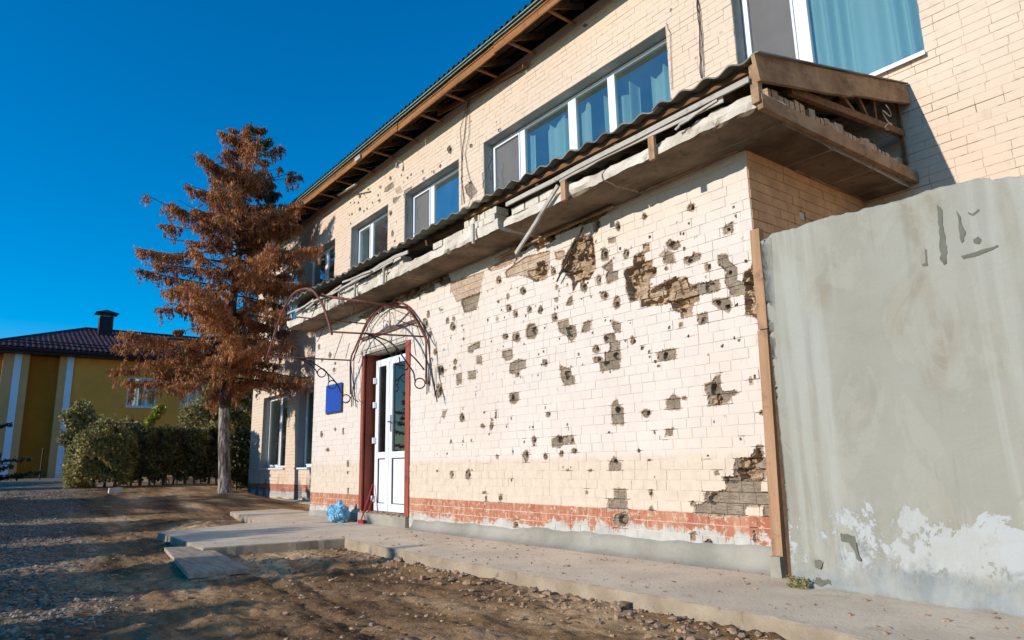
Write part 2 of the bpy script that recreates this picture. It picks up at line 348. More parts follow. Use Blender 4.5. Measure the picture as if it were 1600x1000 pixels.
def glass(name, tint, refl=0.3, rough=0.02, dust=0.0):
    m = bpy.data.materials.new(name); m.use_nodes = True; t = m.node_tree; t.nodes.clear()
    o = t.nodes.new('ShaderNodeOutputMaterial'); tr = t.nodes.new('ShaderNodeBsdfTransparent'); tr.inputs[0].default_value = (*tint, 1)
    g = t.nodes.new('ShaderNodeBsdfGlossy'); g.inputs['Roughness'].default_value = rough; g.inputs['Color'].default_value = (0.86, 0.95, 0.86, 1)
    lw = t.nodes.new('ShaderNodeLayerWeight'); fr = t.nodes.new('ShaderNodeMath'); fr.operation = 'POWER'; fr.inputs[1].default_value = 4.0; t.links.new(lw.outputs['Facing'], fr.inputs[0])
    ad = t.nodes.new('ShaderNodeMath'); ad.operation = 'ADD'; ad.inputs[1].default_value = refl; ad.use_clamp = True
    mx = t.nodes.new('ShaderNodeMixShader'); t.links.new(fr.outputs[0], ad.inputs[0]); t.links.new(ad.outputs[0], mx.inputs[0])
    t.links.new(tr.outputs[0], mx.inputs[1]); t.links.new(g.outputs[0], mx.inputs[2]); 
    df_ = t.nodes.new('ShaderNodeBsdfDiffuse'); df_.inputs[0].default_value = (0.62, 0.66, 0.68, 1); m2 = t.nodes.new('ShaderNodeMixShader')
    tn = t.nodes.new('ShaderNodeTexNoise'); tn.inputs['Scale'].default_value = 2.5; tn.inputs['Detail'].default_value = 5; ge = t.nodes.new('ShaderNodeNewGeometry'); t.links.new(ge.outputs['Position'], tn.inputs['Vector'])
    mu = t.nodes.new('ShaderNodeMath'); mu.operation = 'MULTIPLY'; mu.inputs[1].default_value = dust*2; t.links.new(tn.outputs[0], mu.inputs[0]); t.links.new(mu.outputs[0], m2.inputs[0])
    t.links.new(mx.outputs[0], m2.inputs[1]); t.links.new(df_.outputs[0], m2.inputs[2]); t.links.new(m2.outputs[0], o.inputs[0])
    return m
MT['glass'] = glass('window_glass', (0.70, 0.82, 0.86), 0.34, dust=.03)
MT['glass_low'] = glass('ground_floor_glass', (0.50, 0.60, 0.60), 0.08, dust=.01)
MT['glass_dark'] = glass('door_glass', (0.5, 0.42, 0.40), 0.03, dust=.01)
MT['glass_clear'] = glass('curtained_window_glass', (0.80, 0.87, 0.85), 0.20, dust=.02)
MT['screen'] = simple('grey_insect_screen', (0.15, 0.145, 0.14), 0.9, 0.08, 2, 0)
def cloth(name, c):
    n = NT(name, 0.8, 0.1); n.col(c); n.b.inputs['Transmission Weight'].default_value = 0
    n.b.inputs['Subsurface Weight'].default_value = 0
    return n.m
MT['curtain'] = cloth('sheer_curtain', (0.60, 0.72, 0.68))
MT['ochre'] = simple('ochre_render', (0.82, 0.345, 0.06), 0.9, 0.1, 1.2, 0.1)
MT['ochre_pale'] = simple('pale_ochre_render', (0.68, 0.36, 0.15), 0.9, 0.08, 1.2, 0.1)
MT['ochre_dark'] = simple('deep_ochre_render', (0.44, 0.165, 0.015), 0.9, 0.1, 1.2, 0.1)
MT['stripe'] = simple('white_pilaster_stripe', (0.70, 0.80, 0.88), 0.8, 0.05, 1.2, 0)
MT['tile'] = simple('maroon_roof_tile', (0.16, 0.06, 0.055), 0.55, 0.4, 3, 0.1, 0, 0.4)
MT['soffit_dark'] = simple('dark_brown_metal', (0.03, 0.018, 0.02), 0.5, 0.2, 3, 0)
def ground_mat():
    n = NT('bare_earth', 0.95, 0.1); X, Y, Z = n.xyz()
    st = n.scale((0.35, 1.3, 1)); f = n.noise(0.9, 6, 0.65, st); g = n.noise(7, 6, 0.7); h = n.noise(38, 5, 0.7)
    c = n.ramp(f, [(0.36, (0.11, 0.058, 0.027)), (0.52, (0.38, 0.225, 0.105)), (0.68, (0.82, 0.55, 0.30))])
    c = n.mix(n.math('MULTIPLY', n.step(g, 0.5, 0.7), 0.75), c, (0.13, 0.078, 0.042))
    c = n.mix(n.math('MULTIPLY', n.step(h, 0.55, 0.7), 0.5), c, (0.70, 0.54, 0.37))
    # gravelly side towards the road (south and west)
    e = n.math('ADD', n.math('ADD', n.math('MULTIPLY', Y, -1.0), n.math('MULTIPLY', X, -0.11)), n.math('MULTIPLY', n.math('SUBTRACT', n.noise(0.6, 4), 0.5), 2.6))
    gr = n.math('MULTIPLY', n.step(e, 4.9, 6.0), 0.85)
    gc = n.ramp(n.voro(26, None, 'Color'), [(0.2, (0.10, 0.078, 0.055)), (0.8, (0.42, 0.34, 0.25))])
    c = n.mix(gr, c, gc)
    n.col(c); n.bump(n.noise(24, 6, 0.75), 0.9, 0.03)
    return n.m
MT['ground'] = ground_mat()
MT['gravel'] = simple('gravel_stone', (0.31, 0.25, 0.19), 0.9, 0.5, 5, 0.3)
MT['clod'] = simple('dry_clod', (0.40, 0.26, 0.15), 0.95, 0.35, 4, 0.5)
def leaf(name, cols, sc_=1.1, transl=0.25):
    n = NT(name, 0.6, 0.25)
    c = n.ramp(n.noise(sc_, 3, 0.6), [(0.3, cols[0]), (0.5, cols[1]), (0.7, cols[2])])
    f = n.noise(sc_*14, 2); c = n.mix(n.math('MULTIPLY', n.step(f, 0.45, 0.65), 0.5), c, cols[3] if len(cols) > 3 else cols[0])
    n.col(c)
    tr = n.t.nodes.new('ShaderNodeBsdfTranslucent'); n.lk(c, tr.inputs[0]); mx = n.t.nodes.new('ShaderNodeMixShader')
    mx.inputs[0].default_value = transl; n.lk(n.b.outputs[0], mx.inputs[1]); n.lk(tr.outputs[0], mx.inputs[2])
    n.lk(mx.outputs[0], n.t.nodes['Material Output'].inputs[0])
    return n.m
MT['needle'] = leaf('dead_brown_needles', [(0.12, 0.075, 0.035), (0.42, 0.155, 0.055), (0.62, 0.30, 0.11), (0.32, 0.20, 0.12)], 0.9)
MT['leaf_g'] = leaf('hedge_leaf', [(0.17, 0.16, 0.05), (0.36, 0.33, 0.11), (0.54, 0.46, 0.18), (0.24, 0.15, 0.07)], 1.1, 0.35)
MT['leaf_o'] = leaf('dry_olive_leaf', [(0.20, 0.19, 0.07), (0.36, 0.32, 0.12), (0.50, 0.42, 0.18), (0.22, 0.12, 0.06)])
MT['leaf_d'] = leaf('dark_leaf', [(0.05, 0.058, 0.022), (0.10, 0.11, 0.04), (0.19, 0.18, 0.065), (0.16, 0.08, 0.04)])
MT['leaf_y'] = leaf('yellow_leaf', [(0.30, 0.33, 0.05), (0.42, 0.42, 0.08), (0.50, 0.36, 0.10), (0.22, 0.28, 0.05)])
MT['leaf_s'] = leaf('spruce_needles', [(0.012, 0.028, 0.022), (0.02, 0.04, 0.032), (0.035, 0.06, 0.045), (0.05, 0.08, 0.06)])
def bark():
    n = NT('bark', 0.95, 0.1); X, Y, Z = n.xyz()
    v = n.scale((9, 9, 1.5)); f = n.noise(1.6, 6, 0.7, v)
    b = n.ramp(f, [(0.35, (0.035, 0.024, 0.02)), (0.65, (0.12, 0.085, 0.065))])
    wz = n.math('ADD', Z, n.math('MULTIPLY', n.math('SUBTRACT', n.noise(5, 4), 0.5), 0.12))
    wh = n.mix(n.step(f, 0.44, 0.6), (0.10, 0.078, 0.062), (0.40, 0.35, 0.30))
    n.col(n.mix(n.step(wz, 2.62, 2.68), wh, b)); n.bump(f, 0.9, 0.04)
    return n.m
MT['bark'] = bark()
MT['bark2'] = simple('shrub_stem', (0.09, 0.065, 0.05), 0.95, 0.4, 8, 0.4)

# ------------------------------------------------------------------ shell damage on walls: outlines in the wall plane
def crop(ox, oy, s): return lambda x, y: (ox + x/s, oy + y/s)
cA, cB, cC, cD, cE = crop(600, 320, 3.333), crop(900, 320, 3.333), crop(620, 580, 3.334), crop(920, 560, 2.776), crop(500, 580, 4)
cF, cG = crop(540, 230, 5), crop(420, 180, 3.3325)
def hit_poly(c, pts, d, kind=0, plane=0.0, jit=.006):
    P = [onY(*c(*p), plane) for p in pts]; return dict(P=np.array([(p[0], p[2]) for p in P]), d=d, k=kind, j=jit)
def hit_blob(c, cx, cy, rx, ry, d, kind=0, plane=0.0):
    n = 11; ph = random.random()*6; pts = []
    for i in range(n):
        a = 2*math.pi*i/n + ph; r = random.uniform(.78, 1.15); pts.append((cx+rx*math.cos(a)*r, cy+ry*math.sin(a)*r))
    return hit_poly(c, pts, d, kind, plane, .004)
HA = []
def blobs(c, L, plane=0.0, dest=HA):
    for t in L:
        cx, cy, rx, ry = t[:4]; d = t[4] if len(t) > 4 else 0.022
        dest.append(hit_blob(c, cx, cy, rx, ry, d, 0, plane))
        if rx*ry > 110: dest.append(hit_blob(c, cx+random.uniform(-.2, .3)*rx, cy+random.uniform(-.2, .2)*ry, rx*.45, ry*.45, d+0.045, 0, plane))
def polys(c, L, plane=0.0, dest=HA):
    for pts, d, k in L: dest.append(hit_poly(c, pts, d, k, plane))
blobs(cA, [(597,392,12,22),(725,448,16,18),(644,478,7,14),(650,538,14,16),(684,568,10,17),(756,545,12,17),(815,550,12,20),(890,588,13,20),(588,595,6,8,.01),(332,603,9,12),(363,593,7,9),(360,635,14,20),(298,547,10,5,.01),(882,348,12,20),(900,428,6,10),(897,495,10,10,.01),(690,690,20,26),(633,687,14,14),(770,660,32,44,.03),(693,882,12,12),(298,862,17,27),(370,817,8,12),(370,850,8,9),(268,768,8,14),(285,968,14,30),(838,823,12,16),(230,570,6,20),(215,620,14,25),(240,672,8,14),(540,600,4,5),(595,505,5,5),(415,700,4,5)])
polys(cA, [([(617,765),(665,755),(668,800),(640,810),(618,790)],.025,0),([(655,850),(660,825),(700,805),(735,810),(735,850),(700,862),(690,880),(655,875)],.02,0),
 ([(482,795),(508,790),(510,828),(483,828)],.015,0),([(440,870),(476,866),(476,905),(442,908)],.015,0),([(440,740),(475,722),(498,715),(497,745),(470,752),(462,770),(440,768)],.02,0),
 ([(378,885),(404,880),(402,930),(378,936)],.015,0),([(656,982),(697,978),(697,998),(656,1000)],.015,0),
 ([(950,520),(960,490),(978,475),(980,522)],.02,0),([(905,615),(960,598),(965,630),(995,632),(1000,680),(975,715),(950,680),(915,660)],.022,0),([(940,640),(970,640),(975,690),(955,680)],.07,0),
 ([(1030,663),(1040,615),(1072,605),(1070,650)],.02,0),([(920,840),(940,850),(970,855),(975,890),(990,895),(990,930),(940,938),(925,900)],.02,0),([(935,870),(960,865),(965,905),(945,910)],.07,0),
 ([(345,405),(520,350),(500,430),(490,470),(380,505),(365,470),(350,450)],.010,2),([(400,490),(500,455),(480,545),(420,562),(405,520)],.035,0),
 ([(630,350),(680,310),(740,270),(860,240),(860,300),(848,380),(790,400),(735,370),(700,365),(640,380)],.020,2),([(740,345),(845,310),(840,385),(790,400),(745,370)],.055,1),([(790,300),(830,290),(835,320),(795,330)],.05,1),
 ([(930,290),(1000,170),(1050,160),(1085,170),(1095,250),(1100,330),(1070,385),(1010,400),(985,450),(978,390),(940,350),(925,340)],.045,1),([(985,200),(1040,160),(1060,200),(1000,240)],.02,0),
 ([(770,180),(890,90),(890,180),(800,240)],.035,1),([(190,400),(262,368),(262,450),(215,460)],.03,0),([(270,385),(330,355),(350,400),(300,420)],.02,0),([(540,330),(620,280),(720,230),(720,270),(640,320),(560,345)],.03,2),
 ([(890,250),(935,240),(940,280),(900,285)],.02,2)])
blobs(cB, [(355,60,12,14),(600,15,18,18),(218,112,14,22),(105,100,18,42),(150,260,20,32),(260,258,14,25),(118,392,12,24),(40,427,17,27),(148,472,20,24),(213,510,18,30),(295,707,12,20),(105,752,17,22),(345,745,7,9),(685,325,16,18),(470,333,8,8),(885,293,6,8),(870,177,7,6),(545,625,8,12),(545,150,5,7),(587,97,5,6),(530,92,4,5),(230,230,4,6),(288,222,4,6),(563,228,5,7),(837,523,6,6),(587,685,5,5),(760,735,5,6),(825,695,4,5),(910,920,8,16,.008),(430,840,7,5),(415,817,6,6),(385,168,5,6),(560,150,6,6),(625,170,5,5),(955,710,6,8)])
polys(cB, [([(168,172),(200,170),(200,195),(172,198)],.015,0),([(138,325),(188,288),(190,345),(215,350),(215,385),(165,410),(155,370),(165,345)],.022,0),([(40,615),(75,605),(70,655),(30,662),(45,640)],.018,0),([(190,605),(228,620),(228,662),(205,660),(190,630)],.02,0),
 ([(148,680),(200,672),(205,710),(228,715),(225,755),(230,780),(225,850),(195,855),(130,862),(128,822),(150,815),(150,770),(178,765),(175,715),(148,715)],.018,0),
 ([(425,770),(470,755),(515,750),(517,795),(480,808),(428,810)],.02,0),([(635,575),(680,562),(682,612),(645,622),(635,600)],.018,0),([(650,590),(672,585),(670,612),(650,612)],.05,0),([(715,495),(795,488),(808,530),(795,555),(755,545),(720,520)],.018,0),
 ([(565,275),(600,270),(610,255),(648,255),(645,280),(590,310),(567,300)],.02,0),([(468,200),(490,180),(500,192),(530,190),(542,212),(520,235),(480,225)],.022,0),([(456,300),(460,250),(480,240),(500,265),(512,300)],.022,0),([(438,265),(470,230),(505,250),(515,285),(495,285),(478,255),(455,272)],.006,2),
 ([(768,122),(815,88),(815,140),(772,152)],.02,0),
 ([(250,345),(300,320),(300,270),(350,240),(345,210),(378,205),(380,240),(352,260),(358,300),(395,290),(395,325),(418,330),(415,365),(385,380),(385,460),(335,470),(318,490),(285,500),(262,440),(262,400)],.032,1),
 ([(250,345),(300,320),(320,330),(300,380),(310,440),(300,495),(285,500),(262,440),(262,400)],.07,1),([(300,350),(410,325),(415,345),(310,370)],.07,1),
 ([(335,470),(385,455),(410,430),(520,378),(575,380),(590,420),(640,470),(640,498),(610,510),(600,575),(550,590),(540,550),(505,548),(500,510),(440,520),(340,530)],.026,1),
 ([(405,445),(440,415),(515,378),(520,392),(450,432),(415,458)],.07,0),([(500,505),(545,500),(545,560),(508,548)],.065,1),([(530,400),(575,385),(590,440),(545,470)],.055,1),
 ([(590,420),(740,392),(748,430),(745,445),(700,460),(640,470)],.014,0),([(672,412),(715,402),(715,445),(675,450)],.05,0),([(590,430),(622,425),(622,440),(592,447)],.06,0),
 ([(738,262),(785,262),(800,300),(838,330),(835,395),(875,405),(880,460),(800,468),(800,440),(775,400),(785,350),(745,310)],.018,0),
 ([(875,355),(915,330),(925,280),(950,268),(975,300),(1010,600),(975,612),(920,575),(885,570),(880,500),(880,450),(870,400)],.04,1),([(885,470),(960,480),(960,590),(890,560)],.075,1),([(920,300),(955,280),(960,330),(925,350)],.08,1)])
for cx, cy, rx, ry in ((205,785,16,18),(152,825,12,12),(153,697,8,12),(460,785,12,18),(740,510,14,10),(785,530,12,12),(797,350,10,12),(495,205,16,14),(590,290,14,9),(790,125,8,10)): HA.append(hit_blob(cB, cx, cy, rx, ry, .07, 0))
polys(cD, [([(507,115),(530,108),(545,85),(570,70),(570,110),(575,145),(635,140),(640,150),(615,165),(610,185),(550,203),(518,200),(518,160),(507,140)],.02,0),([(528,170),(560,150),(575,170),(570,200),(530,200)],.04,1),
 ([(340,182),(365,158),(385,170),(395,175),(393,218),(340,220)],.018,0),([(98,210),(110,185),(125,182),(130,205),(148,215),(150,285),(105,285),(100,250)],.018,0),([(335,310),(365,305),(362,333),(335,335)],.015,0),
 ([(90,455),(110,425),(120,440),(137,455),(137,482),(90,482)],.018,0),([(110,568),(158,570),(158,615),(165,618),(165,655),(85,655),(85,615),(110,612)],.012,0),
 ([(583,520),(630,515),(630,470),(635,435),(700,430),(730,380),(752,380),(755,430),(785,435),(765,520),(745,535),(745,575),(810,590),(815,690),(760,680),(755,640),(680,640),(675,685),(465,675),(460,640),(505,625),(505,585),(560,580),(600,570),(598,545)],.017,0),
 ([(640,480),(700,470),(760,480),(755,525),(660,525)],.06,1),([(655,440),(700,435),(740,400),(750,440),(690,475),(660,470)],.04,1),([(583,515),(640,510),(645,535),(600,540)],.05,0),([(505,588),(560,580),(575,625),(512,632)],.03,0),([(443,758),(463,752),(460,790),(443,790)],.02,0),([(712,750),(722,748),(724,800),(716,800)],.03,0)])
blobs(cD, [(250,238,18,16),(413,172,7,7),(270,583,8,14,.008),(555,498,8,8),(520,800,18,14),(755,235,14,8),(88,320,5,5),(142,700,34,34,.03),(218,400,5,6),(262,440,5,6),(630,150,10,8),(732,405,14,16,.05),(40,5,20,14),(515,422,4,5),(658,352,4,5),(272,655,8,10,.015),(450,630,8,8)])
for cx, cy, rx, ry in ((540,130,15,25),(122,222,12,14),(112,445,10,10),(142,700,24,22),(538,608,25,25),(75,20,10,8),(720,490,20,12)): HA.append(hit_blob(cD, cx, cy, rx, ry, .085, 0))
polys(cC, [([(310,25),(337,15),(337,58),(315,70)],.015,0),([(375,5),(410,0),(408,30),(380,38)],.015,0),([(588,120),(632,115),(632,150),(610,170),(590,160)],.018,0),([(235,235),(240,210),(262,205),(255,220),(245,245)],.015,0),([(808,355),(840,340),(860,345),(912,335),(925,375),(870,375),(850,398),(812,392)],.018,0)])
blobs(cC, [(340,243,13,22),(448,285,10,10),(494,285,9,20),(516,228,4,20),(496,255,6,5),(790,225,11,14),(715,358,11,20),(715,385,5,6),(672,440,14,32),(775,445,8,14),(858,428,9,15),(925,415,14,12),(522,445,6,9),(286,538,9,17),(371,538,12,25),(282,365,4,8),(891,515,6,6),(1008,517,7,6),(990,632,6,7),(455,632,10,4),(465,665,5,14),(540,660,8,14),(222,100,16,35),(620,800,12,14),(210,520,4,4),(602,138,10,16,.06),(848,355,14,18,.07),(912,360,8,10,.05),(630,10,8,12),(345,365,4,4),(262,430,3,4),(710,290,4,4)])
blobs(cE, [(10,395,7,18),(95,363,7,9),(145,375,5,20),(48,490,12,12,.006),(175,580,7,18),(172,635,5,8),(175,750,4,20)])
blobs(crop(460,440,5), [(192,510,8,20),(277,572,10,22),(310,690,10,16),(1045,250,6,26),(1100,550,12,22),(1145,690,24,36),(1130,860,22,44),(215,618,8,8),(320,640,5,10),(1060,425,8,16)])
ID = lambda x, y: (x, y)
polys(ID, [([(598,470),(640,440),(700,408),(706,420),(690,440),(668,446),(655,462),(630,470),(612,482)],.03,1),([(700,405),(745,385),(790,368),(792,385),(770,398),(752,396),(735,412),(712,420)],.035,1),
 ([(800,372),(850,350),(885,335),(905,332),(908,350),(880,362),(862,372),(838,378),(820,392),(798,396)],.03,1),([(905,333),(945,320),(948,332),(930,345),(910,352)],.02,0),([(560,496),(598,472),(600,484),(575,500)],.02,0)])
for _ in range(150):     # stray splinter marks
    x = random.uniform(-9.3, -3.45); z = random.choice([random.uniform(.7, 3.5), random.uniform(1.8, 3.5)]); r = random.uniform(.007, .014)
    HA.append(dict(P=np.array([(x+r*math.cos(a)*random.uniform(.7,1.2), z+r*math.sin(a)*random.uniform(.7,1.3)) for a in np.linspace(0, 5.4, 7)]), d=.012, k=0, j=.002))
HM = []; YM = 2.32
blobs(cF, [(350,243,9,14),(272,312,9,12),(255,375,6,8),(265,418,10,10),(112,385,10,12),(178,330,8,8),(195,345,5,5),(145,370,5,5),(110,485,10,14),(143,500,6,8),(168,482,6,6),(100,435,6,8),(70,433,5,8),(40,435,5,6),(210,432,5,7),(165,395,4,6),(28,528,4,8),(50,522,5,10),(40,597,5,6),(512,215,6,9),(485,240,7,9),(603,190,5,12),(740,148,9,14),(806,18,12,22),(437,218,5,8),(480,420,18,18),(478,550,14,18),(352,515,14,20),(367,675,10,28),(615,248,12,12),(385,735,8,8),(95,770,4,8),(690,195,6,14)], YM, HM)
polys(cF, [([(300,350),(310,315),(370,270),(378,310),(330,345)],.012,0),([(370,400),(430,380),(420,400),(385,440),(370,430)],.012,0),([(460,340),(520,305),(520,320),(480,350),(475,400),(455,395)],.014,0),([(385,330),(430,305),(445,350),(400,365)],.006,2)], YM, HM)
polys(cG, [([(1020,370),(1055,345),(1085,400),(1060,430),(1030,410)],.02,0),([(1112,300),(1135,290),(1140,370),(1118,380)],.02,0)], YM, HM)
blobs(crop(700,0,3.03), [(243,617,8,8),(10,710,10,20),(110,690,8,10),(650,120,10,6)], YM, HM)
for _ in range(60):
    x = random.uniform(-19, -3); z = random.uniform(5.3, 8.3); r = random.uniform(.012, .022)
    HM.append(dict(P=np.array([(x+r*math.cos(a)*random.uniform(.7,1.2), z+r*math.sin(a)*random.uniform(.7,1.3)) for a in np.linspace(0, 5.4, 7)]), d=.012, k=0, j=.002))
for H in (HA, HM):
    for h in H:
        c_ = h['P'].mean(0); r_ = np.abs(h['P']-c_).max()
        if H is HA and r_ > .02: h['R'] = c_+(h['P']-c_)*(1+(.010+.05*min(r_, .12))/max(r_, .02))
        h['b'] = (h['P'][:, 0].min()-.02, h['P'][:, 0].max()+.02, h['P'][:, 1].min()-.02, h['P'][:, 1].max()+.02)
def depth(H, U, Z):
    """depth and material index (0 paint, 1 raw, 2 ruin, 3 pinkish) at arrays U,Z"""
    D = np.zeros(U.shape); K = np.zeros(U.shape, int)
    if U.size == 0: return D, K
    u0, u1, z0, z1 = U.min(), U.max(), Z.min(), Z.max()
    rough = fbm(U*38, Z*60, 3, 4); ero = fbm(U*130, Z*150, 8, 2)
    wu = (vn(U*90, Z*90, 11)-.5); wz = (vn(U*90, Z*90, 12)-.5)
    for h in H:
        b = h['b']
        if b[1] < u0 or b[0] > u1 or b[3] < z0 or b[2] > z1: continue
        uu = U + wu*h['j']*2.6; zz = Z + wz*h['j']*2.6
        P = h['P']; ins = np.zeros(U.shape, bool); j = len(P)-1
        for i in range(len(P)):
            xi, yi = P[i]; xj, yj = P[j]
            c = ((yi > zz) != (yj > zz)) & (uu < (xj-xi)*(zz-yi)/(yj-yi+1e-12)+xi); ins ^= c; j = i
        d = h['d']*(.62+.65*rough)+.006*(ero-.5)
        if h['k'] == 1: d = d + .075*(fbm(U*13, Z*24, 5, 3)-.5)
        if h['k'] == 1: d = d + .07*(fbm(U*10, Z*15, 9, 2) > .60)
        d = np.maximum(d, .0035)
        m = ins & (d > D); D[m] = d[m]; K[m] = h['k']+1
        if 'R' in h:                      # paint flaked off in a thin ragged rim round the hit
            P = h['R']; rim = np.zeros(U.shape, bool); j = len(P)-1
            for i in range(len(P)):
                xi, yi = P[i]; xj, yj = P[j]
                c = ((yi > zz) != (yj > zz)) & (uu < (xj-xi)*(zz-yi)/(yj-yi+1e-12)+xi); rim ^= c; j = i
            m = rim & (K == 0) & (ero > .42); D[m] = .0028+.002*rough[m]; K[m] = 3
    return D, K

# ------------------------------------------------------------------ bricks
BH, BL, GAP = 0.0975, 0.26, 0.0055
def brick_shape(w_, h_, var=0):
    """closed brick, local u 0..w, depth 0..0.06 (+y inwards), z 0..h with a worn arris"""
    r = random.Random(var); b = .0022
    mb = MB()
    back = [(0,.05,0),(w_,.05,0),(w_,.05,h_),(0,.05,h_)]
    out = [(0,b,0),(w_,b,0),(w_,b,h_),(0,b,h_)]
    fr = [(b*r.uniform(.5,2),r.uniform(0,.0008),b*r.uniform(.5,2)),(w_-b*r.uniform(.5,2),r.uniform(0,.0008),b*r.uniform(.5,2)),(w_-b*r.uniform(.5,2),0,h_-b*r.uniform(.5,2)),(b*r.uniform(.5,2),0,h_-b*r.uniform(.5,2))]
    mb.v = back+out+fr
    for i in range(4):
        j = (i+1) % 4; mb.f.append((i, j, 4+j, 4+i)); mb.f.append((4+i, 4+j, 8+j, 8+i))
    mb.f.append((8, 9, 10, 11)); mb.f.append((3, 2, 1, 0)); mb.m = [0]*len(mb.f)
    return mb
def brickwork(root, wall, axis, plane, ulo, uhi, z0, z1, openings, H, mats, budget, skip=None, nindiv=300, res=.0085, flip=False, BL=.25, odd=.07):
    """axis 'x': wall faces -y at y=plane, u = x.  axis 'y': wall faces +x (or -x if flip) at x=plane, u = y."""
    off = WL[wall.name]
    def W(u, d, z):
        if axis == 'x': return (u, plane+d, z)
        return (plane-d if not flip else plane+d, u, z)
    cands = []; nrow = int(round((z1-z0)/BH))
    for r in range(nrow):
        za = z0+r*BH; zb = za+BH-GAP; zc = (za+zb)/2
        u = ulo - (BL*.5 if r % 2 else 0) - random.uniform(0, .03)
        while u < uhi:
            L = BL if random.random() > odd else random.choice([.12, .25])
            a, b = max(u, ulo), min(u+L-.0035, uhi); u += L
            segs = [(a, b)]
            for (oa, ob, oza, ozb) in openings:
                if oza < zc < ozb:
                    ns = []
                    for (p, q) in segs:
                        if q <= oa or p >= ob: ns.append((p, q))
                        else:
                            if p < oa: ns.append((p, oa))
                            if q > ob: ns.append((ob, q))
                    segs = ns
            for (p, q) in segs:
                if q-p < .012: continue
                if skip and skip(p, q, za, zb): continue
                cands.append((p, q, za, zb, L == BL and abs(q-p-(BL-.0035)) < 1e-6))
    scored = []
    for c in cands:
        pc = [proj(W(u, 0, z)) for u, z in ((c[0], c[2]), (c[1], c[2]), (c[1], c[3]), (c[0], c[3]))]
        s = 0
        if all(p is not None for p in pc):
            m = sum(pc)/4
            if -5 < m[0] < 1605 and -5 < m[1] < 1005:
                s = abs(sum(pc[i][0]*pc[(i+1) % 4][1]-pc[(i+1) % 4][0]*pc[i][1] for i in range(4)))/2
                if budget is not None and budget(W((c[0]+c[1])/2, 0, (c[2]+c[3])/2)): s = 0
        scored.append((s, c))
    scored.sort(key=lambda t: -t[0])
    shared = {}; V = []; Fq = []; MI = []; nv = 0; GV = []; GF = []; GM = []; gn = 0
    for idx, (s, c) in enumerate(scored):
        p, q, za, zb, full = c; indiv = idx < nindiv and s > 0
        hit = any(h['b'][0] < q and h['b'][1] > p and h['b'][2] < zb and h['b'][3] > za for h in H)
        dj = random.uniform(-.0025, .003)
        if hit:
            nu = max(3, int((q-p)/res)); nz = max(3, int((zb-za)/res))
            U, Zg = np.meshgrid(np.linspace(p, q, nu+1), np.linspace(za, zb, nz+1))
            D, K = depth(H, U, Zg)
            if K.any():
                jd = random.uniform(-.012, .036)
                D = np.where(K == 2, D+jd, D)+dj*(K == 0)
                idxg = np.arange((nu+1)*(nz+1)).reshape(nz+1, nu+1)
                fr = np.stack([idxg[:-1, :-1], idxg[:-1, 1:], idxg[1:, 1:], idxg[1:, :-1]], -1).reshape(-1, 4)
                kk = np.maximum.reduce([K[:-1, :-1], K[:-1, 1:], K[1:, 1:], K[1:, :-1]]).reshape(-1)
                P = np.stack([U, D, Zg], -1).reshape(-1, 3)
                # skirt
                ring = np.concatenate([idxg[0, :], idxg[1:, -1], idxg[-1, -2::-1], idxg[-2:0:-1, 0]])
                sk = P[ring].copy(); sk[:, 1] = .16; n0 = len(P); P = np.vstack([P, sk]); m_ = len(ring)
                a_ = np.arange(m_); b_ = (a_+1) % m_
                sf = np.stack([ring[b_], ring[a_], n0+a_, n0+b_], -1)
                kr = np.maximum(K.reshape(-1)[ring[a_]], 0)
                fc = np.vstack([fr, sf]); km = np.concatenate([kk, kr])
                if axis == 'x': PW = np.stack([P[:, 0], plane+P[:, 1], P[:, 2]], -1)
                else: PW = np.stack([(plane-P[:, 1]) if not flip else (plane+P[:, 1]), P[:, 0], P[:, 2]], -1)
                if indiv: npmesh('brick', PW, fc, mats, wall, km)
                else:
                    GV.append(PW); GF.append(fc+gn); GM.append(km); gn += len(PW)
                continue
        if indiv:
            key = (idx % 5) if full else None
            if full and key in shared: me = shared[key]
            else:
                mb = brick_shape(q-p, zb-za, key if full else idx); me = bpy.data.meshes.new('brick')
                vv = [(x, y, z) if axis == 'x' else ((-y if not flip else y), x, z) for x, y, z in mb.v]
                me.from_pydata(vv, [], mb.f); me.materials.append(mats[0]); me.update()
                if full: shared[key] = me
            o = link('brick', me, wall); l = W(p, dj, za)
            o.location = (l[0]-off[0], l[1]-off[1], l[2]-off[2])
        else:
            b = .0025; y0 = dj
            loc = [(p,.05,za),(q,.05,za),(q,.05,zb),(p,.05,zb),(p,y0+b,za),(q,y0+b,za),(q,y0+b,zb),(p,y0+b,zb),(p+b,y0,za+b),(q-b,y0,za+b),(q-b,y0,zb-b),(p+b,y0,zb-b)]
            V.append([W(*t) for t in loc])
            for i in range(4):
                j = (i+1) % 4; Fq.append((nv+i, nv+j, nv+4+j, nv+4+i)); Fq.append((nv+4+i, nv+4+j, nv+8+j, nv+8+i))
            Fq.append((nv+8, nv+9, nv+10, nv+11)); nv += 12
    if V:
        GV.append(np.array(V).reshape(-1, 3)); GF.append(np.array(Fq)+gn); GM.append(np.zeros(len(Fq), int))
    if GV:
        npmesh('brick_courses', np.vstack(GV), np.vstack(GF), mats, wall, np.concatenate(GM), kind='stuff')
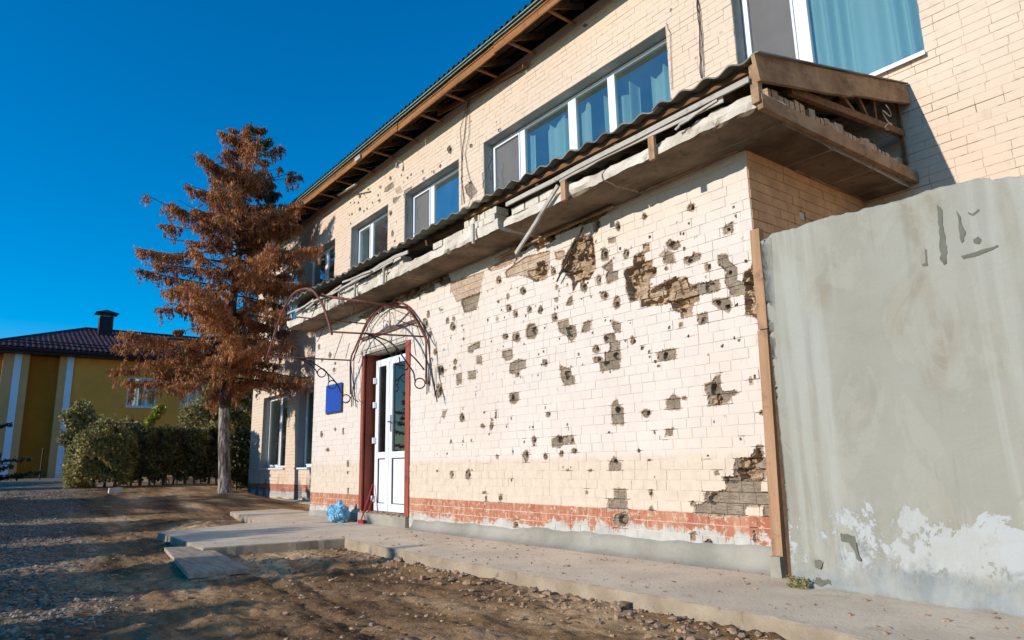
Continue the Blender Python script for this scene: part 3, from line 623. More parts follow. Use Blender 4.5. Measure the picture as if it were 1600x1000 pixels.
def backing(name, root, axis, plane, ulo, uhi, z0, z1, openings, H, cell, mats, flip=False, recess=.0038):
    nu = int((uhi-ulo)/cell); nz = int((z1-z0)/cell)
    us = np.linspace(ulo, uhi, nu+1); zs = np.linspace(z0, z1, nz+1)
    for (a, b, c, d) in openings:            # snap grid lines to the openings
        for v in (a, b):
            if ulo < v < uhi: us[np.abs(us-v).argmin()] = v
        for v in (c, d):
            if z0 < v < z1: zs[np.abs(zs-v).argmin()] = v
    U, Z = np.meshgrid(us, zs); D, K = depth(H, U, Z)
    Dp = np.pad(D, 1, mode='edge'); Kp = np.pad(K, 1, mode='edge')
    D2 = np.maximum.reduce([Dp[i:i+nz+1, j:j+nu+1] for i in range(3) for j in range(3)])
    K2 = np.maximum.reduce([Kp[i:i+nz+1, j:j+nu+1] for i in range(3) for j in range(3)])
    D2 = recess+np.where(D2 > 0, D2+.03, 0)
    idx = np.arange((nu+1)*(nz+1)).reshape(nz+1, nu+1)
    fr = np.stack([idx[:-1, :-1], idx[:-1, 1:], idx[1:, 1:], idx[1:, :-1]], -1)
    uc = (us[:-1]+us[1:])/2; zc = (zs[:-1]+zs[1:])/2; keep = np.ones((nz, nu), bool)
    for (a, b, c, d) in openings: keep &= ~(((uc > a) & (uc < b))[None, :] & ((zc > c) & (zc < d))[:, None])
    fr = fr[keep]; kk = np.minimum(K2[:-1, :-1], 1)[keep]
    if axis == 'x': P = np.stack([U, plane+D2, Z], -1)
    else: P = np.stack([(plane-D2) if not flip else (plane+D2), U, Z], -1)
    return npmesh(name, P.reshape(-1, 3), fr, mats, root, kk)

# ------------------------------------------------------------------ 1. ground, path, sky side
def smooth(a, b, x):
    t = np.clip((x-a)/(b-a), 0, 1); return t*t*(3-2*t)
def gh(x, y):
    x = np.asarray(x, float); y = np.asarray(y, float)
    rise = .02+.50*smooth(-15, -25, x)+.22*smooth(-25, -36, x)
    near_wall = smooth(2.1, 0.7, y)*smooth(-17, -19, x)
    up = rise*np.maximum(near_wall, smooth(-25.5, -27.5, x)) * smooth(-13, -17, x)
    base = -.125+up+(.08*smooth(-15, -17, x))
    return base
_edge = [tuple(onZ(px, py, 0.0)[:2]) for px, py in ((538.5, 841), (601.5, 855), (718.5, 876.8), (831, 897.5), (957, 918.6), (1065, 937.5), (1200, 962.3))]
PATH = [(-9.28, -3.03)]+_edge+[(0.5, _edge[-1][1]-.55), (4.5, _edge[-1][1]-1.3), (4.5, .0), (-13.6, .0), (-13.6, .55), (-16.3, .45), (-16.4, -.70), (-12.9, -1.16), (-12.1, -2.98)]
def in_poly(P, x, y):
    ins = np.zeros(np.shape(x), bool); j = len(P)-1
    for i in range(len(P)):
        xi, yi = P[i]; xj, yj = P[j]
        ins ^= ((yi > y) != (yj > y)) & (x < (xj-xi)*(y-yi)/(yj-yi+1e-12)+xi); j = i
    return ins
def gdetail(x, y):
    d = (fbm(x*1.1, y*1.6, 21, 4)-.5)*.06+(fbm(x*5, y*7, 25, 4)-.5)*.06+(fbm(x*17, y*19, 31, 3)-.5)*.036-.012*np.abs(fbm(x*9, y*11, 35, 3)-.5)*4+.012
    d = d+.04*np.clip(fbm(x*1.7, y*2.4, 41, 3)-.6, 0, 1)*5*smooth(-16, -12, x)
    d = d*(.35+.65*smooth(-19, -14, x))
    # mound of loose soil beside the path, worn ruts
    d = d+.10*np.exp(-(((x+14.2)/1.6)**2+((y+1.9)/.55)**2))
    rut = np.exp(-((y+3.0+.10*(x+6)+.12)/.05)**2)+np.exp(-((y+3.0+.10*(x+6)-.12)/.04)**2)
    d = d-.02*rut*smooth(-9, -7, x)*smooth(-3, -4.5, x)
    return d*smooth(-34, -26, x)*smooth(10, 3, x)+0
xs = np.concatenate([-np.geomspace(1500, 40, 14), np.arange(-38, -17, .12), np.arange(-17, -9, .05), np.arange(-9, -.5, .03), np.arange(-.5, 4, .15), np.geomspace(4.2, 1500, 16)])
ys = np.concatenate([-np.geomspace(1500, 12, 14), np.arange(-11.5, -6, .25), np.arange(-6, -.9, .03), np.arange(-.9, 3, .1), np.geomspace(3.2, 1500, 18)])
GX, GY = np.meshgrid(xs, ys)
GZ = gh(GX, GY)+gdetail(GX, GY)*np.where(np.abs(GY) < 9, 1, .2)
pin = in_poly(PATH, GX, GY)
GZ = np.where(pin, np.minimum(GZ, -.115), GZ)
GZ = np.where(in_poly([(-13.4, -.05), (-2.6, -.05), (5, -.05), (5, 12), (-24.9, 12), (-24.9, 1.9), (-13.4, 1.9)], GX, GY), -.13, GZ)
idx = np.arange(GX.size).reshape(GX.shape)
gf = np.stack([idx[:-1, :-1], idx[:-1, 1:], idx[1:, 1:], idx[1:, :-1]], -1).reshape(-1, 4)
npmesh('ground', np.stack([GX, GY, GZ], -1).reshape(-1, 3), gf, MT['ground'], smooth=True, kind='structure')
def gz(x, y): return float(gh(x, y)+gdetail(np.array(x), np.array(y)))

def slab_poly(name, P, zt, zb, mat, step=.09, j=.007, **kw):
    pts = []
    for i in range(len(P)):
        a = Vector(P[i]); b = Vector(P[(i+1) % len(P)]); n = max(1, int((b-a).length/step))
        for k in range(n): pts.append(a.lerp(b, k/n))
    C = [Vector((p.x+random.uniform(-j, j), p.y+random.uniform(-j, j))) for p in pts]
    mb = MB(); n = len(C)
    cen = sum(C, Vector((0, 0)))/n
    top_in = []
    for i in range(n):
        t = (C[(i+1) % n]-C[i-1]).normalized(); nm = Vector((-t.y, t.x)); top_in.append(C[i]+nm*random.uniform(.008, .022))
    mb.v = [(p.x, p.y, zt) for p in top_in]+[(p.x, p.y, zt-random.uniform(.008, .02)) for p in C]+[(p.x, p.y, zb) for p in C]
    mb.f = [tuple(range(n))]
    for i in range(n):
        k = (i+1) % n; mb.f.append((n+i, n+k, k, i)); mb.f.append((2*n+i, 2*n+k, n+k, n+i))
    mb.m = [0]+[1]*(len(mb.f)-1)
    return mb.build(name, [mat, MT['path_edge']], **kw)
slab_poly('path', PATH, 0.0, -.2, MT['path'], kind='structure')
slab_poly('path', [(-16.6, 1.75), (-13.6, 1.75), (-13.6, 2.3), (-25.0, 2.3), (-25.0, 1.85)], -0.004, -.2, MT['path'], kind='structure')
# plank laid on the earth from the path
pl = MB(); z_ = gz(-9.3, -3.1)
c0 = [onZ(257, 855, -.03), onZ(322, 853, -.03), onZ(390, 888, -.05), onZ(295, 897, -.05)]
tp = [Vector(c) for c in c0]; 
pl.hexa([(p.x, p.y, p.z-.045) for p in (tp[0], tp[3], tp[2], tp[1])]+[tuple(p) for p in (tp[0], tp[3], tp[2], tp[1])])
MT['board'] = wood('weathered_board', (0.52, 0.42, 0.31), (0.36, 0.27, 0.18), (0.20, 0.14, 0.09), (1.2, 9, 6))
tag(pl.build('plank', MT['board']), 'short grey board laid on the bare earth at the corner of the concrete path', 'board')

# ------------------------------------------------------------------ 2. main building
def snap(z, z0=0.0): return z0+round((z-z0)/BH)*BH
ZM0 = 0.04
zb_, zt_ = snap(5.2, ZM0), snap(7.47, ZM0)
WIN = [(-4.78, -2.52, zb_, zt_), (-10.75, -5.93, zb_, zt_), (-14.08, -11.68, zb_, zt_), (-17.12, -14.94, zb_, zt_), (-20.5, -18.2, zb_, zt_), (-23.4, -21.1, zb_, zt_)]
LOW = [(-23.8, -21.5, snap(.95, ZM0), snap(3.25, ZM0)), (-20.55, -18.3, snap(.95, ZM0), snap(3.25, ZM0))]
mbld = thing('school_building', 'two-storey cream painted brick building with green roof, pocked by shrapnel', 'building', (-11, YM, 0))
XL, XR = -25.0, 5.5; ZTOP = ZM0+BH*89
mw = backing('front_wall', mbld, 'x', YM, XL, XR, 0, ZTOP, WIN+LOW, HM, .05, [MT['mortar_main'], MT['raw']])
def skipm(p, q, za, zb): return p > -13.3 and q < -3.5 and zb < 3.9
def hidm(P):
    x, y, z = P
    if x > -13.5 and x < -2.7 and z < 5.2: return True
    if x >= -2.7 and z < 3.2: return True
    return False
brickwork(mbld, mw, 'x', YM, XL, XR, ZM0, ZTOP, WIN+LOW, HM, [MT['main_paint'], MT['raw'], MT['ruin'], MT['pinkish']], hidm, skipm, 290, res=.012)
# end wall and back as plain masonry mass behind
mb = MB(); mb.box(XL+.02, XL+.3, YM+.05, 12, -.2, ZTOP); mb.build('end_wall', MT['main_paint'], mbld)
mb = MB(); mb.box(XR-.3, XR-.02, YM+.07, 12, -.2, ZTOP); mb.build('end_wall', MT['main_paint'], mbld)
mb = MB(); mb.box(XL+.3, XR-.3, 11.7, 12, -.2, ZTOP); mb.build('back_wall', MT['main_paint'], mbld)
mb = MB()
mb.box(XL+.31, XR-.31, YM+.42, 11.69, 4.25, 4.45); mb.box(XL+.31, XR-.31, YM+.42, 11.69, 7.95, 8.1); mb.box(XL+.31, XR-.31, 5.6, 5.75, 4.45, 7.95)
mb.box(XL+.31, XR-.31, 5.6, 5.75, 0.2, 4.25); mb.box(XL+.31, XR-.31, YM+.42, 11.69, 0, .2)
for x in (-24.2, -17.7, -14.5, -11.2, -5.3, -1.9): mb.box(x-.05, x+.05, YM+.42, 5.6, 4.45, 7.95)
mb.build('interior_partition', MT['room'], mbld)
# window openings: reveals as boxes behind the brick skin
for (a, b, c, d) in WIN+LOW:
    t = .09; y2 = YM+.45; y1_ = YM+.014
    m_ = MB()
    m_.quad((a, y1_, c), (a, y2, c), (a, y2, d), (a, y1_, d)); m_.quad((b, y2, c), (b, y1_, c), (b, y1_, d), (b, y2, d))
    o_ = m_.v; m_.v = []; m_.f = []; m_.m = []
    P0 = [(a+.005, c+.005), (b-.005, c+.005), (b-.005, d-.005), (a+.005, d-.005)]; P1 = [(a-t, c-t), (b+t, c-t), (b+t, d+t), (a-t, d+t)]
    for yv, PP in ((y1_, P0), (y2, P0), (y2, P1), (y1_, P1)): m_.v += [(p[0], yv, p[1]) for p in PP]
    for r0, r1 in ((0, 4), (4, 8), (8, 12), (12, 0)):
        for k in range(4): m_.f.append((r0+k, r0+(k+1) % 4, r1+(k+1) % 4, r1+k)); m_.m.append(0)
    m_.build('window_reveal', MT['reveal'], mbld)
def sheer(mb, x0, x1, y, z0, z1, amp=.06, per=.17, topvar=0, m=0):
    n = int((x1-x0)/.014); pv = None
    for i in range(n+1):
        x = x0+(x1-x0)*i/n; yy = y+amp*(.35+1.3*abs(mnoise.noise(Vector((x*1.7, y, 0)))*1.6))*math.sin(x*2*math.pi/per+2.6*math.sin(x*3.1)+1.1*math.sin(x*9))+.01*math.sin(x*31)
        zt = z1-topvar*(.5+.5*math.sin(x*4.1+2))-(.18*abs(math.sin(x*9)) if topvar else 0)
        cur = ((x, yy, z0), (x+.01*math.sin(x*7), yy, zt))
        if pv: mb.quad(pv[0], cur[0], cur[1], pv[1], m)
        pv = cur
def window(o, mulls, screens=(), wide={}, curtain=None, glassm='glass', lintel_gap=0, broken=False):
    a, b, c, d = o; y0, y1 = YM+.23, YM+.30; fw = .055
    a, b, c, d = a+.015, b-.015, c+.015, d-.02
    fr = MB()
    fr.box(a, b, y0, y1, d-fw, d); fr.box(a, b, y0, y1, c, c+fw); fr.box(a, a+fw, y0, y1, c+fw, d-fw); fr.box(b-fw, b, y0, y1, c+fw, d-fw)
    edges = [a]
    for m_ in mulls:
        mw_ = wide.get(m_, .09); fr.box(m_-mw_/2, m_+mw_/2, y0+.004, y1-.004, c+fw, d-fw); edges += [m_-mw_/2, m_+mw_/2]
    edges.append(b)
    for k in range(len(mulls)+1):                 # inner sash profile
        p, q = edges[2*k]+(fw if k == 0 else 0), edges[2*k+1]-(fw if k == len(mulls) else 0)
        s = .03
        if k in screens or len(mulls) == 1 and k == 0:
            fr.box(p+.006, p+.006+s, y0-.012, y1-.02, c+fw+.004, d-fw-.004); fr.box(q-s-.006, q-.006, y0-.012, y1-.02, c+fw+.004, d-fw-.004)
            fr.box(p+s+.006, q-s-.006, y0-.012, y1-.02, d-fw-s-.004, d-fw-.004); fr.box(p+s+.006, q-s-.006, y0-.012, y1-.02, c+fw+.004, c+fw+s+.004)
        edges_k = (p, q)
    wn = fr.build('window', MT['white_pvc'], mbld)
    for k in range(len(mulls)+1):
        p, q = edges[2*k]+(fw if k == 0 else 0), edges[2*k+1]-(fw if k == len(mulls) else 0)
        g = MB(); g.box(p, q, y0+.03, y0+.036, c+fw, d-fw); g.build('pane', MT['screen'] if k in screens else MT[glassm], wn)
    s = MB(); s.box(a-.03, b+.03, YM-.055, y0-.004, c-.035, c-.012); s.box(a-.03, b+.03, YM-.062, YM-.055, c-.06, c-.012); s.build('sill', MT['white_pvc'], wn)
    if curtain:
        for (p, q, zt, tv) in curtain:
            cm = MB(); sheer(cm, p, q, YM+.37, c+.01, zt, topvar=tv); cm.build('curtain', MT['curtain'], wn, smooth=True)
    return wn
window(WIN[0], [-3.94], (0,), {-3.94: .17}, [(-3.85, -2.56, zt_-.1, 0)], 'glass_clear')
window(WIN[1], [-9.75, -8.31, -7.33], (0,), {-9.75: .14, -8.31: .20, -7.33: .16},
       [(-9.66, -9.54, 7.44, .02), (-9.15, -8.42, 7.34, .06), (-8.19, -7.98, 7.30, .05), (-7.6, -7.42, 7.34, .05), (-7.22, -6.9, 7.14, .08), (-6.55, -5.98, 7.24, .12)], 'glass_clear')
window(WIN[2], [-13.16], (0,), {-13.16: .16})
window(WIN[3], [-16.3], (), {-16.3: .14})
window(WIN[4], [-19.3], (), {-19.3: .12})
window(WIN[5], [-22.2], (), {-22.2: .12})
window(LOW[0], [-22.65], (), {-22.65: .1}, None, 'glass_low')
window(LOW[1], [-19.4], (), {-19.4: .1}, None, 'glass_low')
# eaves: fascia, rafter tails, boards, roof sheets, trim
YE = 1.63; ZE = 8.60
mb = MB(); mb.beam((XL-.5, YE, ZE+.06), (-13.2, YE, ZE+.07), .03, .25, seg=20, jit=.006); mb.beam((-13.18, YE+.012, ZE+.05), (-9.4, YE+.012, ZE+.05), .03, .24, seg=8, jit=.006); mb.beam((-9.38, YE-.004, ZE+.07), (XR, YE-.004, ZE+.07), .03, .26, seg=20, jit=.006)
mb.build('fascia_board', MT['wood_orange'], mbld)
sl_ = .42
def zr(y): return 8.83+(y-1.55)*sl_
mb = MB()
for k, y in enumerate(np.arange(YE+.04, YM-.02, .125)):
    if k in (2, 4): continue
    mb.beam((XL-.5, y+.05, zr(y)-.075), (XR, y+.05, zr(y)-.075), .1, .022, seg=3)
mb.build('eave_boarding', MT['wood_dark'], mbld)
raf = None; x = XL+.1
while x < XR:
    mb = MB(); dr = random.uniform(-.02, .02)
    mb.beam((x, YM+.3, zr(YM+.3)-.16), (x+dr, YE+.02, zr(YE)-.15), .05, .12)
    mb.build('rafter', MT['wood_brown'], mbld)
    mb = MB(); mb.beam((x+.06, YM+.02, ZE-.01), (x+.06+dr, YE-.0, ZE+.0), .045, .035)
    mb.build('soffit_batten', MT['wood_orange'], mbld)
    x += random.uniform(1.02, 1.25)
# roof covering: ribbed metal
nx = int((XR-XL+1.2)/.05); xx = np.linspace(XL-.6, XR+.3, nx+1); yy = np.array([1.50, 4.4, 7.4]); zz = np.array([zr(1.5)+.02, zr(4.4)+.02, zr(7.4)+.02])
U, J = np.meshgrid(np.arange(nx+1), np.arange(3)); rib = .035*np.clip(np.cos(xx*2*math.pi/.18)*1.8, -1, 1)
P = np.stack([xx[U], yy[J], zz[J]+rib[U]], -1).reshape(-1, 3); ii = np.arange(P.shape[0]).reshape(3, nx+1)
ff = np.stack([ii[:-1, :-1], ii[:-1, 1:], ii[1:, 1:], ii[1:, :-1]], -1).reshape(-1, 4)
P2 = P.copy(); P2[:, 2] -= .006; n0 = len(P)
edge = np.stack([ii[0, :-1]+n0, ii[0, 1:]+n0, ii[0, 1:], ii[0, :-1]], -1)
npmesh('roof', np.vstack([P, P2]), np.vstack([ff, ff[:, ::-1]+n0, edge]), MT['green_roof'], mbld)
mb = MB(); mb.quad((XL-.6, 7.4, zr(7.4)), (XR+.3, 7.4, zr(7.4)), (XR+.3, 13, 8.4), (XL-.6, 13, 8.4)); mb.build('roof', MT['green_roof'], mbld)
mb = MB(); mb.beam((XL-.6, 1.515, 8.775), (XR, 1.515, 8.775), .02, .022, seg=40, jit=.003); mb.build('eave_trim', MT['green_trim'], mbld)
mb = MB(); mb.beam((XL-.6, 1.535, 8.71), (XR, 1.535, 8.72), .02, .018, seg=40, jit=.003); mb.build('eave_trim', MT['green_trim'], mbld)
mb = MB(); mb.beam((XL-.55, 1.56, 8.80), (XR, 1.56, 8.80), .05, .06); mb.build('eave_batten', MT['wood_dark'], mbld)
mb = MB(); a = onY(684, 178, 2.22); b = onY(824, 100, 2.26); mb.beam(tuple(a), tuple(b), .03, .10, seg=6, jit=.008); mb.build('loose_board', MT['wood_orange'], mbld)
mb = MB(); a = onY(528, 305, 2.18); b = onY(556, 288, 1.9); mb.beam(tuple(a), tuple(b), .06, .03); mb.build('loose_board', MT['wood_pale'], mbld)
mb = MB(); a = onY(553, 160, 1.57); b = onY(566, 166, 1.6); mb.box(-15.35, -15.05, 1.56, 1.6, 8.55, 8.66); mb.build('loose_board', MT['wood_pale'], mbld)
# cables down the wall, lamp bracket
def cable(pts, r=.009, y=YM-.02):
    q = []
    P_ = [onY(px, py, y) for px, py in pts]
    for i in range(len(P_)-1):
        for k in range(5):
            p = P_[i]+(P_[i+1]-P_[i])*k/5; q.append((p[0]+random.uniform(-.012, .012), p[1]+random.uniform(-.008, .004), p[2]))
    q.append(tuple(P_[-1])); m_ = MB(); m_.tube(q, r, 5); m_.build('cable', MT['cable'], mbld)
cable([(1086, -20), (1092, 30), (1094, 75), (1096, 122)]); cable([(1089, -20), (1095, 30), (1098, 75), (1099, 120)], .006)
cable([(731, 158), (729, 185), (722, 240), (721, 280), (725, 318)]); cable([(733, 158), (733, 210), (727, 240), (730, 265), (738, 290)], .006); cable([(728, 170), (719, 200), (722, 250), (721, 320)], .006)
cable([(1088-48, 36), (1048, 50), (1050, 140)], .004)
mb = MB(); p = onY(625, 255, YM-.08); mb.tube([(p[0], YM, p[2]+.05), (p[0], YM-.14, p[2]+.06), (p[0], YM-.16, p[2]-.02)], .018, 6); mb.tube([(p[0], YM-.16, p[2]-.01), (p[0], YM-.16, p[2]-.13)], [.03, .055], 8); mb.build('lamp_bracket', MT['steel'], mbld)
for (px, py) in ((757, 285), (766, 262), (733, 300), (636, 330)):
    q = onY(px, py, YM-.03); pts = [(q[0]+random.uniform(-.07, .07), YM-.03+random.uniform(-.03, .01), q[2]+.25-.07*k) for k in range(9)]
    mb = MB(); mb.tube(pts, .007, 4); mb.build('torn_wire', MT['cable'], mbld)

# ------------------------------------------------------------------ 3. entrance annex
AL, AR, AT = -13.55, -3.35, 3.79
ann = thing('entrance_annex', 'single-storey cream painted brick annex peppered with shell holes, broken canopy above', 'building', (-8.5, 0, 0))
ZA0 = .455-BH*4
DO = (-11.27, -9.60, 0, snap(2.86, ZA0))
fw_ = backing('front_wall', ann, 'x', 0, AL, AR, 0, AT, [DO], HA, .022, [MT['mortar'], MT['raw']])
amats = [MT['annex_paint'], MT['raw'], MT['ruin'], MT['pinkish']]
rows = int(round((AT-ZA0)/BH))
brickwork(ann, fw_, 'x', 0, AL, AR, ZA0, ZA0+rows*BH, [DO], HA, amats, None, None, 262, BL=.168, odd=.22)
swl = backing('side_wall', ann, 'y', AR, 0.008, YM, 0, AT, [], [], .3, [MT['mortar'], MT['raw']])
brickwork(ann, swl, 'y', AR+.007, .014, YM, ZA0, ZA0+rows*BH, [], [dict(P=np.array([(.85, 3.25), (.95, 3.25), (.95, 3.33), (.85, 3.33)]), d=.03, k=0, j=.004, b=(.83, .97, 3.23, 3.35))], [MT['side_shade_paint'], MT['raw'], MT['ruin'], MT['pinkish']], lambda P: P[2] < 2.7, None, 36)
ewl = backing('side_wall', ann, 'y', AL, 0.008, YM, 0, AT, [], [], .3, [MT['mortar'], MT['raw']], flip=True)
brickwork(ann, ewl, 'y', AL, .0, YM, ZA0, ZA0+rows*BH, [], [], amats, None, None, 0, flip=True)
# render ramp along the foot of the front wall
def ramp_base(x0, x1, h0, h1, wd):
    n = int((x1-x0)/.05); V = []; Fq = []; prof = [(-1.0, 0.0, 1), (-.55, .10, 1), (-.30, .32, 1), (-.16, .68, 1), (-.10, 1.0, 1), (0.06, 1.03, 1)]
    for i in range(n+1):
        x = x0+(x1-x0)*i/n; t = i/n
        hh = (h0+(h1-h0)*t)*(.75+.5*float(fbm(np.array(x*2.3), np.array(.3), 77, 4))); ww = wd*(.8+.4*float(fbm(np.array(x*1.1), np.array(4.), 78, 3)))
        for (py, pz, _) in prof: V.append((x, py*ww, max(-.01, pz*hh-.002)))
    m_ = len(prof)
    for i in range(n):
        for k in range(m_-1): Fq.append((i*m_+k, (i+1)*m_+k, (i+1)*m_+k+1, i*m_+k+1))
    npmesh('render_fillet', V, Fq, MT['foot'], ann, smooth=True)
ramp_base(-9.45, AR+.01, .13, .20, .17); ramp_base(AL, -11.4, .12, .14, .08)
# canopy slab panels
def rough_box(mb, x0, x1, y0, y1, z0, z1, res=.05, amp=.012, m=0, chip=0.0, mfun=None, taper=None):
    def P(x, y, z):
        v = mnoise.noise_vector(Vector((x*6, y*6, z*6)))*amp + mnoise.noise_vector(Vector((x*21, y*21, z*21)))*amp*.6
        p = Vector((x, y, z))+v
        if chip:
            e = mnoise.noise(Vector((x*1.9, 3.1, y*.3)))+.5*mnoise.noise(Vector((x*7, 8.1, 0)))
            if y == y0 and z == z0: p.y += max(0, e)*chip; p.z += max(0, e)*chip*.8
            if y == y0 and z == z1: p.z -= max(0, -e+.25)*chip*1.3
        if taper: p.z += taper(x)
        return p
    def grid(f, nu, nv):
        b = len(mb.v)
        for j in range(nv+1):
            for i in range(nu+1): mb.v.append(tuple(P(*f(i/nu, j/nv))))
        for j in range(nv):
            for i in range(nu):
                mb.f.append((b+j*(nu+1)+i, b+j*(nu+1)+i+1, b+(j+1)*(nu+1)+i+1, b+(j+1)*(nu+1)+i)); mb.m.append(m if mfun is None else mfun)
    nx = max(1, int((x1-x0)/res)); ny = max(1, int((y1-y0)/res)); nz = max(1, int((z1-z0)/res))
    X = lambda t: x0 if t == 0 else x1 if t == 1 else x0+(x1-x0)*t
    Yf = lambda t: y0 if t == 0 else y1 if t == 1 else y0+(y1-y0)*t
    Zf = lambda t: z0 if t == 0 else z1 if t == 1 else z0+(z1-z0)*t
    grid(lambda u, v: (X(u), y0, Zf(v)), nx, nz); grid(lambda u, v: (X(1-u), y1, Zf(v)), nx, nz)
    grid(lambda u, v: (x0, Yf(1-u), Zf(v)), ny, nz); grid(lambda u, v: (x1, Yf(u), Zf(v)), ny, nz)
    grid(lambda u, v: (X(u), Yf(v), z1), nx, ny); 
    mf = mfun; 
    b0 = len(mb.f); grid(lambda u, v: (X(1-u), Yf(v), z0), nx, ny)
    for i in range(b0, len(mb.f)): mb.m[i] = 1
SLT0 = .165
def tz(x): return .04*(smooth(-5.9, -2.8, x)) if x > -6.35 else -.03+.05*smooth(-13.6, -6.5, x)
SLT = .185
for (x0, x1, y0) in ((-6.28, -4.62, -.60), (-4.60, -2.80, -.60), (-9.0, -6.46, -.56), (-11.4, -9.01, -.56), (-13.75, -11.41, -.55)):
    mb = MB(); yb = -.175 if x0 > -5 else .02
    zt0 = 3.745 if x0 < -6.3 else 3.725; SLT = .165 if x0 < -6.3 else .14
    if x0 > -5: yb = -.185
    rough_box(mb, x0, x1, y0, .25 if x0 < -5 else -.185, zt0, zt0+SLT, .05, 0.013, chip=.10, taper=lambda x: float(tz(x)))
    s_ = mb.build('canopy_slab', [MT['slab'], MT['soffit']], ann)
for (y0, y1) in ((-.175, .66), (.685, 1.46), (1.485, 2.03), (2.05, 2.30)):
    mb = MB(); rough_box(mb, -4.60, -2.86, y0, y1, 3.755, 3.94, .08, .006)
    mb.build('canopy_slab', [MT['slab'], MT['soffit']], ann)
mb = MB(); mb.box(-4.60, -2.9, -.18, 2.3, 3.965, 3.985); mb.build('joint_light_blocker', MT['wood_dark'], ann)  # added dark sheet, blocks skylight so the slab joints below stay dark
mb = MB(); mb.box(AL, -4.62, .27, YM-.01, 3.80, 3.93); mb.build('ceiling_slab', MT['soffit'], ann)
# bricks laid on the slab edge
par = None
def loose_brick(x, y, z, L, W_, H_, mat, rz=0, parent=None, rx=0):
    m_ = MB(); b = .006
    rough_box(m_, 0, L, 0, W_, 0, H_, .045, .004)
    Rm = Matrix.Rotation(rz, 3, 'Z') @ Matrix.Rotation(rx, 3, 'X')
    m_.v = [tuple(Vector((x, y, z))+Rm @ Vector(v)) for v in m_.v]
    m_.m = [0]*len(m_.m)
    return m_.build('brick', mat, parent or ann)
x = -13.3; k = 0
while x < -6.65:
    L = random.choice([.12, .12, .25]); t = float(tz(x))+3.745+SLT0
    if not (-8.95 < x < -8.6 or -11.6 < x < -11.3) and random.random() > .12:
        loose_brick(x, -.54+random.uniform(-.008, .008), t-.012, L-.012, .20, .085, MT['slab'])
        if -7.5 < x < -6.6 or (-9.9 < x < -9.1 and random.random() < .5): loose_brick(x+.03, -.535, t+.08, L-.012, .19, .085, MT['slab'])
    x += L
for x in np.arange(-6.15, -5.15, .26): 
    loose_brick(x, -.58, 3.85, .24, .2, .08, MT['slab'], random.uniform(-.06, .06))
for x in np.arange(-5.0, -2.9, .26):
    if random.random() < .7: loose_brick(x, -.50+random.uniform(0, .05), 3.87, .24, .2, .06, MT['wood_dark'])
y = -.35                                      # upright rough bricks along the right edge of the slab
while y < 2.15:
    h = random.uniform(.10, .16)
    if random.random() > .08: loose_brick(-2.98, y, 3.93, .11, .08, h, MT['ruin'] if random.random() < .7 else MT['pinkish'], random.uniform(-.15, .15))
    y += .088
# timber: edge beam at the side, bargeboard, brace, studs, front rafter plate
mb = MB(); mb.beam((-2.80, -.60, 3.80), (-2.785, 2.36-.06, 3.845), .05, .125, seg=6, jit=.004); mb.build('edge_beam', MT['wood_barge'], ann)
mb = MB(); mb.beam((-2.775, -.66, 4.075), (-2.755, .9, 4.44), .035, .235, seg=5, jit=.006); mb.build('bargeboard', MT['wood_barge'], ann)
mb = MB(); mb.beam((-2.77, .9, 4.455), (-2.745, 2.28, 4.80), .035, .22, seg=4, jit=.006); mb.build('bargeboard', MT['wood_barge'], ann)
mb = MB(); mb.beam((-2.86, .0, 4.13), (-2.84, 2.27, 4.37), .05, .075); mb.build('truss_brace', MT['wood_brown'], ann)
for (y0, z0, y1, z1) in ((1.15, 4.28, .85, 4.42), (1.45, 4.30, 1.25, 4.5), (1.62, 4.32, 1.62, 4.6), (2.24, 4.0, 2.24, 4.75)):
    mb = MB(); mb.beam((-2.84, y0, z0), (-2.84, y1, z1), .035, .04); mb.build('truss_strut', MT['wood_brown'], ann)
mb = MB(); mb.beam((-7.2, -.54, 4.14), (-2.8, -.54, 4.15), .05, .06, seg=14, jit=.005); mb.build('eave_plate', MT['wood_brown'], ann)
mb = MB(); mb.beam((-13.5, -.42, 4.16), (-7.22, -.44, 4.16), .05, .06, seg=14, jit=.005); mb.build('eave_plate', MT['wood_dark'], ann)  # left half in a darker timber colour to stand for its shadow
mb = MB(); mb.beam((-2.82, -.60, 3.79), (-2.82, -.60, 4.14), .06, .07); mb.build('corner_stud', MT['wood_barge'], ann)
for yq in np.arange(-.4, 2.2, .62):
    mb = MB(); zq = 4.2+.25*(yq+.65); mb.beam((-13.5, yq, zq-.09), (-2.85, yq, zq-.09), .05, .05); mb.build('purlin', MT['wood_dark'], ann)
for xq in np.arange(-13.2, -3, 1.25):
    mb = MB(); mb.beam((xq, -.55, 4.06), (xq, 2.28, 4.76), .05, .08); mb.build('rafter', MT['wood_dark'], ann)
